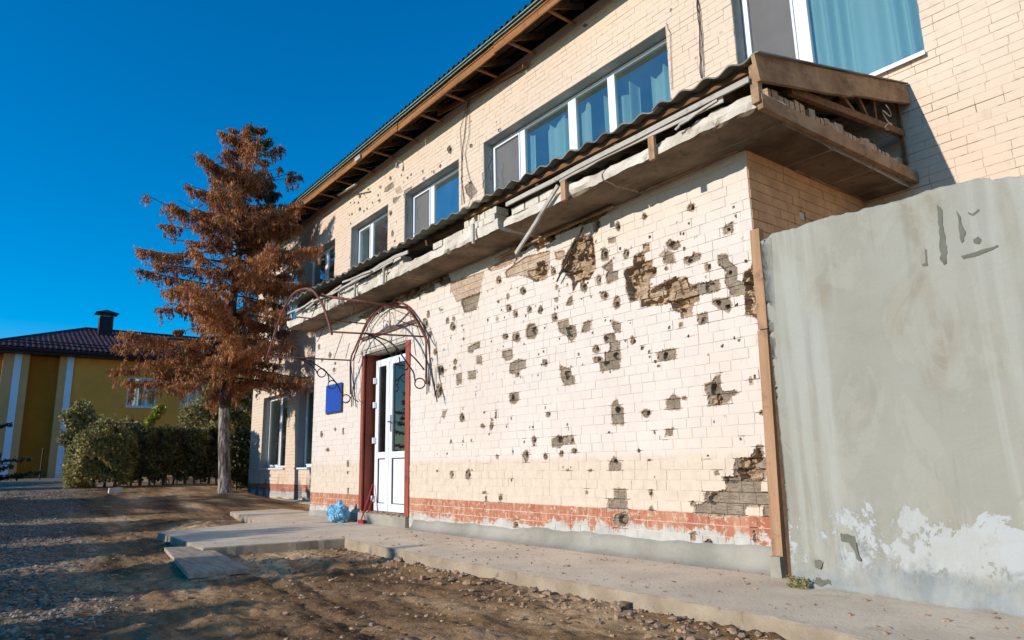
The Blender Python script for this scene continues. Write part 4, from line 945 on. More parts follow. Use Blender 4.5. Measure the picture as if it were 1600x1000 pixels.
# broken facing laths along the front
def lath(pts, w_, h_, mat, name='broken_lath', seg=4):
    m_ = MB()
    for a, b in zip(pts[:-1], pts[1:]): m_.beam(a, b, w_, h_, seg=seg, jit=.006)
    m_.build(name, mat, ann)
lath([(-2.84, -.66, 4.0), (-4.5, -.665, 3.985), (-6.15, -.66, 3.965)], .02, .05, MT['wood_pale'])
lath([(-3.1, -.655, 3.93), (-4.4, -.645, 3.96), (-5.2, -.65, 3.93)], .015, .03, MT['wood_pale'])
lath([(-3.15, -.67, 3.95), (-3.55, -.68, 3.89), (-3.6, -.68, 3.86)], .015, .02, MT['wood_pale'])
a_ = onY(872, 290, -.66); b_ = onY(806, 396, -.60); lath([tuple(a_), tuple(b_)], .025, .045, MT['wood_pale'], 'hanging_lath')
for i in range(9):
    x0 = -13.4+i*.42; lath([(x0, -.62-random.random()*.05, 3.93+random.uniform(-.03, .05)), (x0+random.uniform(.8, 1.6), -.63, 3.98+random.uniform(-.05, .05))], .02, .03, MT['wood_pale'])
lath([(-9.9, -.63, 4.0), (-9.0, -.64, 4.03), (-8.6, -.62, 4.02)], .02, .05, MT['wood_pale'])
lath([(-10.8, -.66, 4.04), (-9.7, -.67, 3.98)], .02, .03, MT['wood_pale'])
for px in (1020, 882):
    q = onY(px, 235 if px > 900 else 300, -.63); mb = MB(); mb.beam((q[0], -.635, 3.70), (q[0], -.635, 3.94), .07, .035, up=(0, 1, 0)); mb.build('cleat', MT['wood_post'], ann)
for px, py in ((740, 362), (600, 430), (555, 455), (507, 480), (530, 470)):
    q = onY(px, py, -.60); mb = MB(); mb.beam((q[0], -.605, 3.70), (q[0], -.605, 3.96), .035, .03, up=(0, 1, 0)); mb.build('cleat', MT['wood_pale'], ann)
lath([(-3.38, -.035, 3.765), (-5.05, -.035, 3.74)], .03, .022, MT['wood_barge'], 'soffit_trim')
lath([(-4.98, -.07, 3.70), (-7.2, -.05, 3.66)], .03, .022, MT['wood_barge'], 'soffit_trim')
lath([(-3.32, .0, 3.775), (-3.31, .8, 3.775)], .022, .03, MT['wood_barge'], 'soffit_trim'); lath([(-3.325, .82, 3.76), (-3.325, 2.25, 3.76)], .022, .03, MT['wood_barge'], 'soffit_trim')
# bent wires
mb = MB(); q = onX(1385, 185, -2.74); mb.tube([(-2.73, q[1]+.1*math.sin(t*2.1), q[2]+.12-.045*t+.03*math.cos(3*t)) for t in np.linspace(0, 6, 22)], .006, 4); mb.build('bent_wire', MT['steel'], ann)
mb = MB(); a_ = onY(911, 355, -.03); b_ = onY(870, 440, -.06); c_ = onY(895, 385, -.10); mb.tube([tuple(a_), tuple(c_), tuple(b_)], .012, 5); mb.build('bent_wire', MT['cable'], ann)
# corrugated roof sheets
def corr_sheet(x0, x1, lift):
    n = int((x1-x0)/.02); L = 6; V = []; Fq = []; ys_ = random.uniform(-.03, .035); am = random.uniform(.018, .024); cr = random.uniform(-.012, .012)
    for j in range(L+1):
        t = j/L; y = -.70+ys_+(3.0-ys_)*t
        for i in range(n+1):
            x = x0+(x1-x0)*i/n; z = 4.185+.25*(y+.65)+am*math.cos(x*2*math.pi/.25)+lift+cr*(x-x0)+.006*mnoise.noise(Vector((x*5, y*3, 0)))+.008*math.sin(x*.9)
            V.append((x, y, z))
    n1 = n+1; nb = len(V); V += [(a, b, c-.014) for a, b, c in V]
    for j in range(L):
        for i in range(n):
            q = (j*n1+i, j*n1+i+1, (j+1)*n1+i+1, (j+1)*n1+i); Fq.append(q); Fq.append(tuple(nb+k for k in reversed(q)))
    for i in range(n): Fq.append((nb+i, nb+i+1, i+1, i))
    for j in range(L): Fq.append((nb+(j)*n1+n, nb+(j+1)*n1+n, (j+1)*n1+n, j*n1+n))
    npmesh('corrugated_sheet', V, Fq, MT['asbestos'], ann, smooth=False)
x = -13.75; k = 0
while x < -2.8:
    corr_sheet(x, min(x+1.16, -2.72), .009*(k % 2)+random.uniform(0, .004)); x += 1.1; k += 1
# door: reveals, lintel, leaf
DY = .20
dl, dr = DO[0], DO[1]; dt = DO[3]
mb = MB(); mb.box(dl-.06, dl+.0, .02, .34, 0, dt); mb.box(dl-.075, dl+.022, -.012, .018, .20, dt-.02); mb.build('door_reveal', MT['door_red'], ann)
mb = MB(); mb.box(dr+.0, dr+.06, .02, .34, 0, dt); mb.box(dr-.125, dr+.008, -.02, .06, .16, dt+.02); mb.build('door_reveal', MT['door_red'], ann)
mb = MB(); rough_box(mb, dl-.42, dr-.14, -.014, .006, dt+.03, dt+.20, .06, .002); mb.m = [0]*len(mb.m); mb.box(dl, dr, .012, .34, dt, dt+.05); mb.build('lintel', MT['slab'], ann)
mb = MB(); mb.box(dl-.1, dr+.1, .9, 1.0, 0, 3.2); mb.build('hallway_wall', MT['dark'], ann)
mb = MB(); rough_box(mb, dl+.01, dr-.01, -.06, .33, -.02, .165, .04, .012); mb.m = [0]*len(mb.m); mb.build('threshold', MT['foot'], ann)
def boxes(name, L, mat, parent, **kw):
    m_ = MB()
    for b in L: m_.box(*b)
    return m_.build(name, mat, parent, **kw)
d0, d1 = -11.19, -9.74; zb0, ztp = .185, 2.78
m0, m1 = -10.79, -10.555
df = boxes('door', [(d0, -11.07, DY, DY+.06, zb0, ztp), (m0, m1, DY-.004, DY+.056, zb0, ztp), (-9.80, d1, DY, DY+.06, zb0, ztp),
   (-11.07, m0, DY, DY+.06, 2.66, ztp), (m1, -9.80, DY, DY+.06, 2.66, ztp), (-11.07, m0, DY, DY+.06, 1.06, 1.165), (m1, -9.80, DY, DY+.06, 1.06, 1.165),
   (-11.07, m0, DY, DY+.06, zb0, .31), (m1, -9.80, DY, DY+.06, zb0, .31), (-10.678, -10.665, DY-.012, DY-.003, zb0, ztp)], MT['white_pvc'], ann)
boxes('door_panel', [(-11.062, m0-.008, DY+.022, DY+.04, .318, 1.052)], MT['white_pvc'], df); boxes('door_panel', [(m1+.008, -9.81, DY+.022, DY+.04, .318, 1.052)], MT['white_pvc'], df)
boxes('pane', [(-11.07, m0, DY+.024, DY+.03, 1.165, 2.66)], MT['glass_dark'], df); boxes('pane', [(m1, -9.80, DY+.024, DY+.03, 1.165, 2.66)], MT['glass_dark'], df)
boxes('seal', [(-11.07, -11.055, DY+.005, DY+.02, .32, 1.05), (-11.055, m0-.005, DY+.005, DY+.02, 1.045, 1.057), (m1, m1+.014, DY+.005, DY+.02, .32, 1.05), (m1+.014, -9.81, DY+.005, DY+.02, 1.045, 1.057), (m1+.014, -9.81, DY+.005, DY+.02, .31, .322), (-11.055, m0, DY+.005, DY+.02, .31, .322)], MT['cable'], df)
for z in (2.42, 1.99, 1.37, .38): boxes('hinge', [(d0-.05, d0+.05, DY-.035, DY-.001, z-.05, z+.05), (d0-.012, d0+.03, DY-.05, DY-.035, z-.05, z+.05)], MT['white_pvc'], df)
mb = MB(); mb.box(-10.60, -10.572, DY-.02, DY-.004, 1.50, 1.78); mb.tube([(-10.586, DY-.02, 1.66), (-10.586, DY-.07, 1.66), (-10.53, DY-.08, 1.665), (-10.45, DY-.08, 1.655)], .011, 6); mb.build('handle', MT['steel'], df)

# ------------------------------------------------------------------ 4. timber post and concrete barrier wall
post = thing('timber_post', 'tall brown timber post between the brick corner and the concrete wall', 'post', (-3.27, -.07, 0))
mb = MB(); mb.beam((-3.335, -.085, -.0), (-3.275, -.085, 2.02), .095, .07, up=(0, 1, 0), seg=5, jit=.003); mb.build('lower_timber', MT['wood_post'], post)
mb = MB(); mb.beam((-3.272, -.08, 2.03), (-3.262, -.08, 2.93), .09, .07, up=(0, 1, 0), seg=4, jit=.003); mb.build('upper_timber', MT['wood_post'], post)
mb = MB(); mb.beam((-3.19, -.16, 0), (-3.13, -.16, 2.80), .05, .04, up=(0, 1, 0)); mb.build('gap_shade_strip', MT['wood_dark'], post)  # added dark strip standing in for the shade between post and concrete wall
mb = MB(); rough_box(mb, -3.36, -3.26, -.2, -.13, 0, .16, .03, .006); mb.m = [0]*len(mb.m); mb.build('footing', MT['foot'], post)
# barrier: wavy top, thickness 0.22
bx0, bx1, by = -3.04, 3.2, -.43
TOPS = [(-3.1, 2.70), (-2.92, 2.715), (-2.6, 2.725), (-2.41, 2.725), (-2.15, 2.70), (-1.95, 2.69), (-1.7, 2.705), (-1.54, 2.70), (-1.40, 2.675), (-1.2, 2.61), (-.8, 2.52), (0, 2.5), (1.5, 2.55), (4, 2.5)]
def topz(x): return np.interp(x, [t[0] for t in TOPS], [t[1] for t in TOPS])
xs_ = np.concatenate([np.arange(bx0, 0.2, .02), np.arange(.2, bx1, .1)]); nz_ = 110
U, Jz = np.meshgrid(xs_, np.linspace(0, 1, nz_+1))
tt = topz(U)+.02*(fbm(U*9, U*0, 61, 3)-.5)*2+.016*(fbm(U*45, U*0, 62, 3)-.5)
lean = .06*(1-Jz)
Zw = -.02+Jz*(tt+.02)
Yw = by+.02*(fbm(U*1.2, Zw*.9, 63, 3)-.5)+.006*(fbm(U*6, Zw*3, 64, 4)-.5)+.0015*(fbm(U*30, Zw*20, 66, 2)-.5)
foot = smooth(.95, .2, Zw+.25*(fbm(U*1.5, Zw*1.5, 67, 3)-.5)); Yw = Yw-.006*foot*(fbm(U*7, Zw*9, 68, 4) > .45)
pit = np.exp(-(((U-onY(1278, 885, by)[0])/.03)**2+((Zw-onY(1278, 885, by)[2])/.03)**2)); Yw = Yw+.03*pit
# cracks down the foot of the wall
for cz, dp in (([(1312, 832), (1338, 850), (1344, 880), (1338, 905), (1346, 930)], .03), ([(1428, 835), (1430, 870), (1435, 905), (1434, 925)], .018), ([(1522, 842), (1528, 880), (1532, 920), (1535, 945)], .012), ([(1600, 778), (1592, 788), (1578, 790)], .02)):
    cw = sorted([onY(*c, by) for c in cz], key=lambda c: c[2]); crx = np.interp(Zw, [c[2] for c in cw], [c[0] for c in cw])+.012*(fbm(Zw*22, Zw*0, 71, 3)-.5)
    Yw = Yw+dp*np.exp(-((U-crx)/.009)**2)*(Zw < cw[-1][2])*(Zw > cw[0][2])
n_ = len(xs_); ii = np.arange(U.size).reshape(U.shape); fr = np.stack([ii[:-1, :-1], ii[:-1, 1:], ii[1:, 1:], ii[1:, :-1]], -1).reshape(-1, 4)
P = np.stack([U-lean*0-.0*Zw, Yw, Zw], -1).reshape(-1, 3)
P[:, 0] += np.where(P[:, 0] < bx0+.001, .045*P[:, 2], 0)
tk = .2; Pb = P.copy(); Pb[:, 1] = by+tk; n0 = len(P)
tope = np.stack([ii[-1, :-1], ii[-1, 1:], ii[-1, 1:]+n0, ii[-1, :-1]+n0], -1); le = np.stack([ii[1:, 0], ii[:-1, 0], ii[:-1, 0]+n0, ii[1:, 0]+n0], -1); re = np.stack([ii[:-1, -1], ii[1:, -1], ii[1:, -1]+n0, ii[:-1, -1]+n0], -1)
bw = npmesh('concrete_wall', np.vstack([P, Pb]), np.vstack([fr, fr[:, ::-1]+n0, tope, le, re]), MT['barrier'], smooth=True)
tag(bw, 'tall grey-green rendered concrete wall with uneven top and flaking foot on the right', 'wall')

MT['smear'] = simple('dark_cement_smear', (0.155, 0.155, 0.12), 0.9, 0.2, 9, 0.6); MT['patch'] = simple('beige_cement_patch', (0.285, 0.265, 0.195), 0.9, 0.15, 4, 0.5)
cK, cL = crop(1180, 280, 2.778), crop(1180, 640, 2.778)
def smear(c, pts, mat, wob=.006, th=.004):
    P_ = [onY(*c(*p), by) for p in pts]; Q = []
    for k in range(len(P_)):
        a, b = P_[k], P_[(k+1) % len(P_)]
        m__ = max(2, int(np.linalg.norm(b-a)/.012))
        for t in range(m__):
            p = a+(b-a)*t/m__; Q.append((p[0]+wob*2.6*(float(vn(np.array(p[2]*28), np.array(p[0]*28), 5))-.5)+random.uniform(-.0015, .0015), p[2]+wob*2.6*(float(vn(np.array(p[0]*28), np.array(p[2]*28), 6))-.5)+random.uniform(-.0015, .0015)))
    yv = []
    for (x, z) in Q:
        ix = np.abs(xs_-x).argmin(); iz = int(np.clip((z+.02)/(topz(x)+.02)*nz_, 0, nz_)); yv.append(Yw[iz, ix])
    y_f = min(yv)-th; mm = MB(); n = len(Q); mm.v = [(x, y_f+.3*(v-min(yv)), z) for (x, z), v in zip(Q, yv)]+[(x, v+.012, z) for (x, z), v in zip(Q, yv)]
    mm.f = [tuple(range(n))]+[(n+k, n+(k+1) % n, (k+1) % n, k) for k in range(n)]; mm.m = [0]*len(mm.f); mm.build('cement_smear', mat, bw)
smear(cK, [(792,108),(806,120),(812,190),(826,250),(832,335),(838,365),(822,375),(806,345),(802,290),(800,210),(792,160)], MT['smear'])
smear(cK, [(876,135),(888,150),(896,195),(912,225),(910,265),(896,275),(888,235),(884,200)], MT['smear'])
smear(cK, [(895,332),(950,322),(1010,298),(1050,288),(1052,296),(1000,318),(950,338),(908,350)], MT['smear'], .004)
smear(cK, [(738,300),(746,305),(748,360),(752,376),(728,378),(724,372),(740,362)], MT['smear'], .003)
smear(cK, [(925,142),(945,150),(968,128),(972,136),(948,158),(930,152)], MT['smear'], .003)
smear(cK, [(946,262),(968,250),(985,262),(972,282),(950,278)], MT['smear'], .003)
smear(cL, [(262,728),(300,735),(330,738),(335,760),(280,766),(262,755)], MT['smear'], .01)
smear(cL, [(255,655),(285,655),(298,668),(280,695),(262,690)], MT['smear'], .006)
smear(cL, [(372,540),(430,545),(445,600),(462,655),(452,660),(425,600),(412,580),(375,572)], MT['smear'], .006)

# ------------------------------------------------------------------ 5. things at the entrance
sg = thing('sign_plate', 'plain dark blue plate on the cream wall left of the door', 'sign', (-12.55, -.03, 2.2))
mb = MB(); a = onY(510, 605, -.03); b = onY(534, 597, -.03); c = onY(533, 643, -.03); d = onY(510, 646, -.03); x0_, x1_ = a[0], b[0]
mb.box(x0_, x1_, -.035, -.015, 1.955, 2.485); mb.build('plate', MT['blue_sign'], sg)
mb = MB(); mb.box(x1_+.004, x1_+.02, -.035, -.0, 1.93, 2.47); mb.box(x0_, x1_+.004, -.03, -.0, 1.93, 1.95); mb.build('frame', MT['cable'], sg)
# plastic bag
bg_c = Vector((-11.52, -.30, 0)); V = []; n1, n2 = 80, 50
for j in range(n2+1):
    for i in range(n1):
        th = 2*math.pi*i/n1; ph = math.pi*j/n2
        p = Vector((math.sin(ph)*math.cos(th), math.sin(ph)*math.sin(th), math.cos(ph)))
        r = 1+.38*mnoise.noise(p*1.7+Vector((5, 2, 1)))+.15*mnoise.noise(p*3.3)+.14*abs(mnoise.noise(p*6+Vector((3, 1, 2))))+.05*mnoise.noise(p*15)+.10*(abs(mnoise.noise(p*11))-.2)
        q = Vector((p.x*.20*r, p.y*.16*r, .135+p.z*.15*r)); q.z = max(.002, q.z)
        if p.z > .93: q.z += .07*(p.z-.93)/.07; q.x += .02*(p.z-.93)/.07
        V.append(tuple(bg_c+q))
Fq = [(j*n1+i, (j+1)*n1+i, (j+1)*n1+(i+1) % n1, j*n1+(i+1) % n1) for j in range(n2) for i in range(n1)]
tag(npmesh('plastic_bag', V, Fq, MT['bag'], smooth=False), 'crumpled light blue plastic bag of rubbish at the foot of the wall by the door', 'bag')
for k, (px0, py0, px1, py1, r, lb) in enumerate(((563, 818, 582, 757, .011, 'thin red broom handle leaning in the doorway, left one of the pair'), (571, 817, 584, 772, .014, 'thicker red tool leaning in the doorway, right one of the pair'))):
    a = onZ(px0, py0, .0); b = onY(px1, py1, .16)
    hd = thing('broom', lb, 'tool', (a[0], a[1], 0), 'red tools in the doorway')
    mb = MB(); mb.tube([(a[0], a[1], .015), tuple(b)], r, 7); mb.build('handle', MT['red_handle'], hd)
    mb = MB(); mb.beam((a[0]-.05, a[1], .03), (a[0]+.09, a[1]+.03, .03), .05, .06); mb.build('head', MT['red_handle'], hd)

# wrought iron porch frame
iron = thing('porch_frame', 'bent rusty wrought iron porch frame with arches and scrolls over the door', 'porch frame', (-10.4, -.05, 2.0))
cz1 = crop(460, 440, 5); cz2 = crop(380, 380, 5.556)
def ip(name, pts, r=.016, mat='iron', n=6):
    m_ = MB(); m_.tube(pts, r, n); m_.build(name, MT[mat], iron, smooth=True)
def bez(P, k=8):            # Catmull-Rom through points
    P = [Vector(p) for p in P]; Q = [P[0]*2-P[1]]+P+[P[-1]*2-P[-2]]; o = []
    for i in range(1, len(Q)-2):
        for t in np.linspace(0, 1, k, endpoint=False):
            a, b, c, d = Q[i-1], Q[i], Q[i+1], Q[i+2]
            o.append(.5*((2*b)+(c-a)*t+(2*a-5*b+4*c-d)*t*t+(3*b-a-3*c+d)*t**3))
    o.append(P[-1]); return o
YB = -.06; YF = -1.52
def arcY(c, L, y): return bez([tuple(onY(*c(*p), y)) for p in L])
ip('arch', arcY(cz1, [(440,880),(440,620),(470,530),(505,450),(570,310),(650,215),(740,170),(810,158),(885,200),(960,300),(1020,430),(1030,560),(1030,800)], YB), .018)
ip('arch', arcY(cz1, [(455,620),(520,440),(585,310),(660,225),(750,185),(860,205),(940,290),(1005,410),(1045,480)], YB-.05), .012)
ip('arch', arcY(cz2, [(205,1000),(250,860),(300,700),(380,520),(450,430),(535,396),(600,410),(650,470),(700,560),(740,680),(770,790)], YF), .020)
rl = onY(*cz1(440, 615), YB); rr = onY(*cz1(1020, 430), YB); ap = onY(*cz1(800, 160), YB)
fa = onY(*cz2(590, 405), YF); flp = onY(*cz2(215, 985), YF); frp = onY(*cz2(770, 770), YF)
ip('rail', [tuple(rl), tuple(flp)], .014); ip('rail', [tuple(rr), tuple(frp)], .014)
ip('rail', [tuple(onY(*cz1(890, 207), YB)), tuple(onY(*cz1(200, 108), YF+.25))], .022)
ip('rail', [tuple(onY(*cz1(560, 330), YB)), tuple(onY(*cz1(0, 275), YF+.1))], .012)
ip('chord', [tuple(onY(*cz1(505, 455), YB)), tuple(onY(*cz1(955, 298), YB))], .020)
# thin lattice rods between the rails
def rod3(a, ya, b, yb, r=.006, c=cz1, mat='iron_dark', nm='rod', sag=0.0):
    A = onY(*c(*a), ya); B = onY(*c(*b), yb); Mi = (A+B)/2; Mi[2] -= sag
    ip(nm, bez([tuple(A), tuple(Mi), tuple(B)], 4), r, mat, 5)
for a, ya, b, yb in (((380,120),-1.0,(440,330),-.9),((480,150),-.9,(425,330),-.95),((530,160),-.8,(600,300),-.5),((640,190),-.5,(500,310),-.7),((310,200),-1.3,(180,470),-1.2),((70,90),-1.4,(0,200),-1.4),((430,480),-.3,(400,600),-.4),((380,400),-.7,(310,600),-.7),((260,290),-1.2,(190,450),-1.1),((80,290),-1.4,(20,430),-1.4),((180,160),-1.3,(135,280),-1.3),((560,300),-.1,(600,560),-.1),((740,180),-.1,(760,480),-.1),((900,220),-.1,(950,580),-.12),((735,200),-.1,(880,260),-.1),((800,300),-.1,(970,350),-.1),((540,540),-.1,(860,430),-.12),((600,330),-.1,(700,210),-.1),((950,330),-.1,(1010,500),-.1)):
    rod3(a, ya, b, yb, .006)
for pts in ([(1000,330),(1040,470),(1070,680),(1115,940)],[(1045,440),(1055,560),(1065,700),(1105,900)],[(1030,640),(1035,760),(1035,880)],[(440,640),(455,760),(470,860),(482,980)],[(440,700),(445,840),(448,980)],[(530,545),(535,600),(530,660)],[(1050,640),(1045,800),(1060,760)],[(460,820),(455,900),(500,940)]):
    ip('bent_rod', bez([tuple(onY(*cz1(*p), YB-.04-random.random()*.05)) for p in pts], 4), .009, 'iron_dark', 5)
def scr(xp, pts, r=.011, nm='scroll', c=cz1, closed=False):
    m_ = MB(); P_ = [tuple(onX(*c(*p), xp)) for p in pts]; m_.tube(bez(P_, 5) if not closed else P_, r, 6, closed=closed); m_.build(nm, MT['iron_dark'], iron, smooth=True)
XSL, XSR = float(rl[0]), float(rr[0])
scr(XSL, [(20,600),(90,610),(170,650),(240,700),(300,760),(340,810),(365,870)]); scr(XSL, [(30,600),(120,645),(165,690),(180,720)]); scr(XSL, [(250,700),(265,740),(270,780)]); scr(XSL, [(400,950),(430,930),(438,900)])
scr(XSR, [(550,400),(640,430),(740,470),(800,520),(850,590),(890,650),(930,710),(945,790)]); scr(XSR, [(560,405),(640,450),(700,500),(730,550),(770,580),(800,550),(790,510)]); scr(XSR, [(900,560),(960,620),(1015,690)]); scr(XSR, [(820,590),(830,660),(870,690),(890,670)])
for xp, cx, cy, r in ((XSL,213,713,33),(XSL,295,805,32),(XSL,403,915,32),(XSR,980,795,40)):
    scr(xp, [(cx+r*math.cos(t), cy+r*math.sin(t)) for t in np.linspace(0, 2*math.pi, 18, endpoint=False)], .010, 'ring', closed=True)
for cx, cy, s in ((735, 290, 1.0), (705, 335, .6), (668, 250, .5)):   # leaf ornament on the arch
    m_ = MB(); m_.tube([tuple(onY(*cz1(cx+18*s*math.sin(t), cy-60*s+60*s*(1-math.cos(t))), YB)) for t in np.linspace(0, 2*math.pi, 14, endpoint=False)], .008, 5, closed=True); m_.build('leaf_ornament', MT['steel'], iron)

# ------------------------------------------------------------------ 6. vegetation
def leaf_quads(C, size, elong=1.6, hang=0.0, rng=RG, jit=.4):
    n = len(C); a = rng.normal(size=(n, 3)); a[:, 2] -= hang*2.5; a /= np.linalg.norm(a, axis=1)[:, None]
    b = rng.normal(size=(n, 3)); b -= (a*b).sum(1)[:, None]*a; b /= np.linalg.norm(b, axis=1)[:, None]
    s = size*(1-jit+2*jit*rng.random(n))[:, None]; L = a*s*elong/2; W_ = b*s/2
    V = np.stack([C-L, C+W_, C+L, C-W_], 1).reshape(-1, 3); Fq = np.arange(4*n).reshape(n, 4)
    return V, Fq
def blob_pts(ells, n, shell=.55, cl=0.0):
    ells = [e for e in ells]; vol = np.array([e[3]*e[4]*e[5] for e in ells])**.75; pr = vol/vol.sum(); out = []
    for e, k in zip(ells, (pr*n).astype(int)):
        d = RG.normal(size=(k, 3)); d /= np.linalg.norm(d, axis=1)[:, None]
        r = shell+(1-shell)*RG.random(k)**.6
        s = np.sin(d*7.1+np.array([e[0], e[1], e[2]])*3.3); lump = 1+.16*(s[:, 0]*s[:, 1]+s[:, 2]*s[:, 0])
        out_ = 1+(RG.random(k) < .07)*RG.random(k)*.38*(.5+.5*np.abs(np.sin(d[:, 1]*9+d[:, 2]*7+e[0])))
        p = d*(r*lump*out_)[:, None]*np.array(e[3:6])+np.array(e[:3]); out.append(p)
    P = np.vstack(out)
    if cl:   # clumping: drop leaves in noise gaps
        f = fbm(P[:, 0]*cl+P[:, 2]*cl*.7, P[:, 1]*cl+P[:, 2]*cl, 91, 3); P = P[f > .40]
    return P
def shrub(name, label, ells, n, mat, size=.07, stems=(), group=None, cl=1.6, cat='shrub', hang=0, shell=.5):
    bx, by_ = np.mean([e[0] for e in ells]), np.mean([e[1] for e in ells]); t = thing(name, label, cat, (bx, by_, gz(bx, by_)), group)
    P = blob_pts(ells, n, shell, cl); P = P[P[:, 2] > gh(P[:, 0], P[:, 1])-.02]
    V, Fq = leaf_quads(P, size, hang=hang); npmesh('foliage', V, Fq, MT[mat], t, kind='stuff')
    for (x, y, ztop, r) in stems:
        z0 = gz(x, y)-.06; m_ = MB(); dx, dy = random.uniform(-.15, .15), random.uniform(-.15, .15)
        m_.tube([(x, y, z0), (x+dx*.4, y+dy*.4, z0+(ztop-z0)*.4), (x+dx, y+dy, ztop)], [r, r*.8, r*.4], 6); m_.build('stem', MT['bark2'], t)
    return t
HG = 'hedge shrubs behind the conifer'
def at(px, x, py=700): return onX(px, py, x)      # world y for a column of the view at distance x
def yb(px, x): return float(onX(px, 720, x)[1])
# lit bush at the left end of the hedge
y0 = yb(150, -24); 
shrub('clipped_bush', 'leafy clipped bush at the left end of the hedge, sunlit on its left side', [(-24, yb(p, -24), zc, .6, ry, rz) for p, zc, ry, rz in ((122, 1.15, .38, .7), (132, 1.6, .42, .55), (150, 1.45, .5, .95), (170, 1.55, .5, .85), (188, 1.35, .5, .95), (160, 2.15, .45, .3), (140, .9, .5, .5))], 30000, 'leaf_g', .062, [(-24, y0, 1.5, .05), (-24.2, y0+.3, 1.5, .04), (-23.8, y0+.5, 1.5, .04)], HG, 2.6, shell=.35)
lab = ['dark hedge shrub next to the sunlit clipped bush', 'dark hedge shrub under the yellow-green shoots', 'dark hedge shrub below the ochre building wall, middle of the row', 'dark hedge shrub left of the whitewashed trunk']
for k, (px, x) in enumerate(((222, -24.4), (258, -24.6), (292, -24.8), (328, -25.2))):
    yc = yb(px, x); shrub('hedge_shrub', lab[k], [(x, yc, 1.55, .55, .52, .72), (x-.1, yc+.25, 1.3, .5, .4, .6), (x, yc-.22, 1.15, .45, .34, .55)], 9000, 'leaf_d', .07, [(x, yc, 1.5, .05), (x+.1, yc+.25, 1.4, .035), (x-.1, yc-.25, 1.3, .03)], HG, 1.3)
x = -24.9; shrub('hedge_top_growth', 'olive unclipped growth along the top of the dark hedge', [(x, yb(p, x), 2.15+.1*math.sin(p), .4, .55, .26) for p in (190, 225, 262, 300, 335)], 9000, 'leaf_o', .07, [(x, yb(262, x), 2.0, .03)], HG, 2.2)
x = -24.6; q = [onX(p, z, x) for p, z in ((210, 685), (222, 672), (232, 660), (243, 648), (250, 640), (225, 690))]
t_ = shrub('sapling', 'yellow-green leafy shoots rising from the hedge before the ochre wall', [(x, float(p[1]), float(p[2]), .18, .17, .17) for p in q], 1000, 'leaf_y', .085, [(x, float(q[0][1]), float(q[3][2]), .018)], None, 0, 'sapling', shell=.1)
x = -25.5; q = [onX(p, z, x) for p, z in ((125, 640), (135, 655), (120, 665), (145, 668), (108, 685), (140, 690), (112, 650))]
shrub('young_tree', 'loose pale green young tree above the clipped bush at the left', [(x, float(p[1]), float(p[2]), .3, .34, .3) for p in q], 3600, 'leaf_o', .07, [(x, float(q[1][1]), float(q[0][2]), .03)], None, 2.0, 'tree', shell=.1)
x = -27; q = [onX(p, z, x) for p, z in ((320, 640), (335, 620), (310, 665), (345, 660), (325, 690), (355, 690), (300, 650))]
shrub('birch_tree', 'sparse olive young tree just left of the conifer trunk', [(x, float(p[1]), float(p[2]), .5, .55, .5) for p in q], 6500, 'leaf_o', .075, [(x, float(q[0][1]), float(q[1][2]), .05)], None, 2.2, 'tree', shell=.1)
x = -27; q = [onX(p, z, x) for p, z in ((380, 640), (392, 600), (378, 690), (395, 680), (372, 615), (400, 560))]
shrub('lilac_bush', 'olive green bush between the conifer trunk and the building corner', [(x, float(p[1]), float(p[2]), .5, .6, .6) for p in q], 8000, 'leaf_o', .08, [(x, float(q[0][1]), 2.4, .05)], None, 1.9, 'shrub', shell=.2)
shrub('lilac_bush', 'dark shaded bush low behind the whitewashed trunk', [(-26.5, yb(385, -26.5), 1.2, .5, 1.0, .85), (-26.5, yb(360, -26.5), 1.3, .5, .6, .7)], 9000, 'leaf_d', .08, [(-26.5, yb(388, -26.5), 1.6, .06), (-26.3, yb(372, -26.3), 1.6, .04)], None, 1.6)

# the brown conifer
TX, TY = -20.7, .35; TZ = gz(TX, TY)-.1
tree = thing('conifer_tree', 'tall half-dead conifer with brown needles and a whitewashed trunk', 'tree', (TX, TY, TZ))
def tc(z):          # trunk centre line, slight lean
    return Vector((TX+float(np.interp(z, [0, 1.5, 3.4, 7, 11.6], [0, -.09, -.22, -.10, .06])), TY+float(np.interp(z, [0, 3.4, 11.6], [0, -.10, .08])), z))
m_ = MB(); zs_ = [TZ-.1, TZ+.05, TZ+.3, 1, 2, 3, 4.5, 6, 8, 10, 11.6]; rs = [.31, .24, .18, .16, .15, .16, .145, .12, .08, .045, .012]
zt2 = np.linspace(zs_[0], zs_[-1], 60); m_.tube([tuple(tc(z)+Vector((.03*math.sin(z*1.3), .03*math.cos(z*1.7), 0))) for z in zt2], [float(np.interp(z, zs_, rs)) for z in zt2], 14); m_.build('trunk', MT['bark'], tree, smooth=True)
profz = [2.6, 3.4, 4.1, 5.2, 6.2, 7.3, 8.3, 9.3, 10.2, 11.0, 11.6]; profr = [1.4, 2.3, 2.75, 3.0, 2.85, 2.6, 2.15, 1.6, 1.2, .7, .25]
bm_ = MB(); TW = []; trng = random.Random(5)
z = 3.5
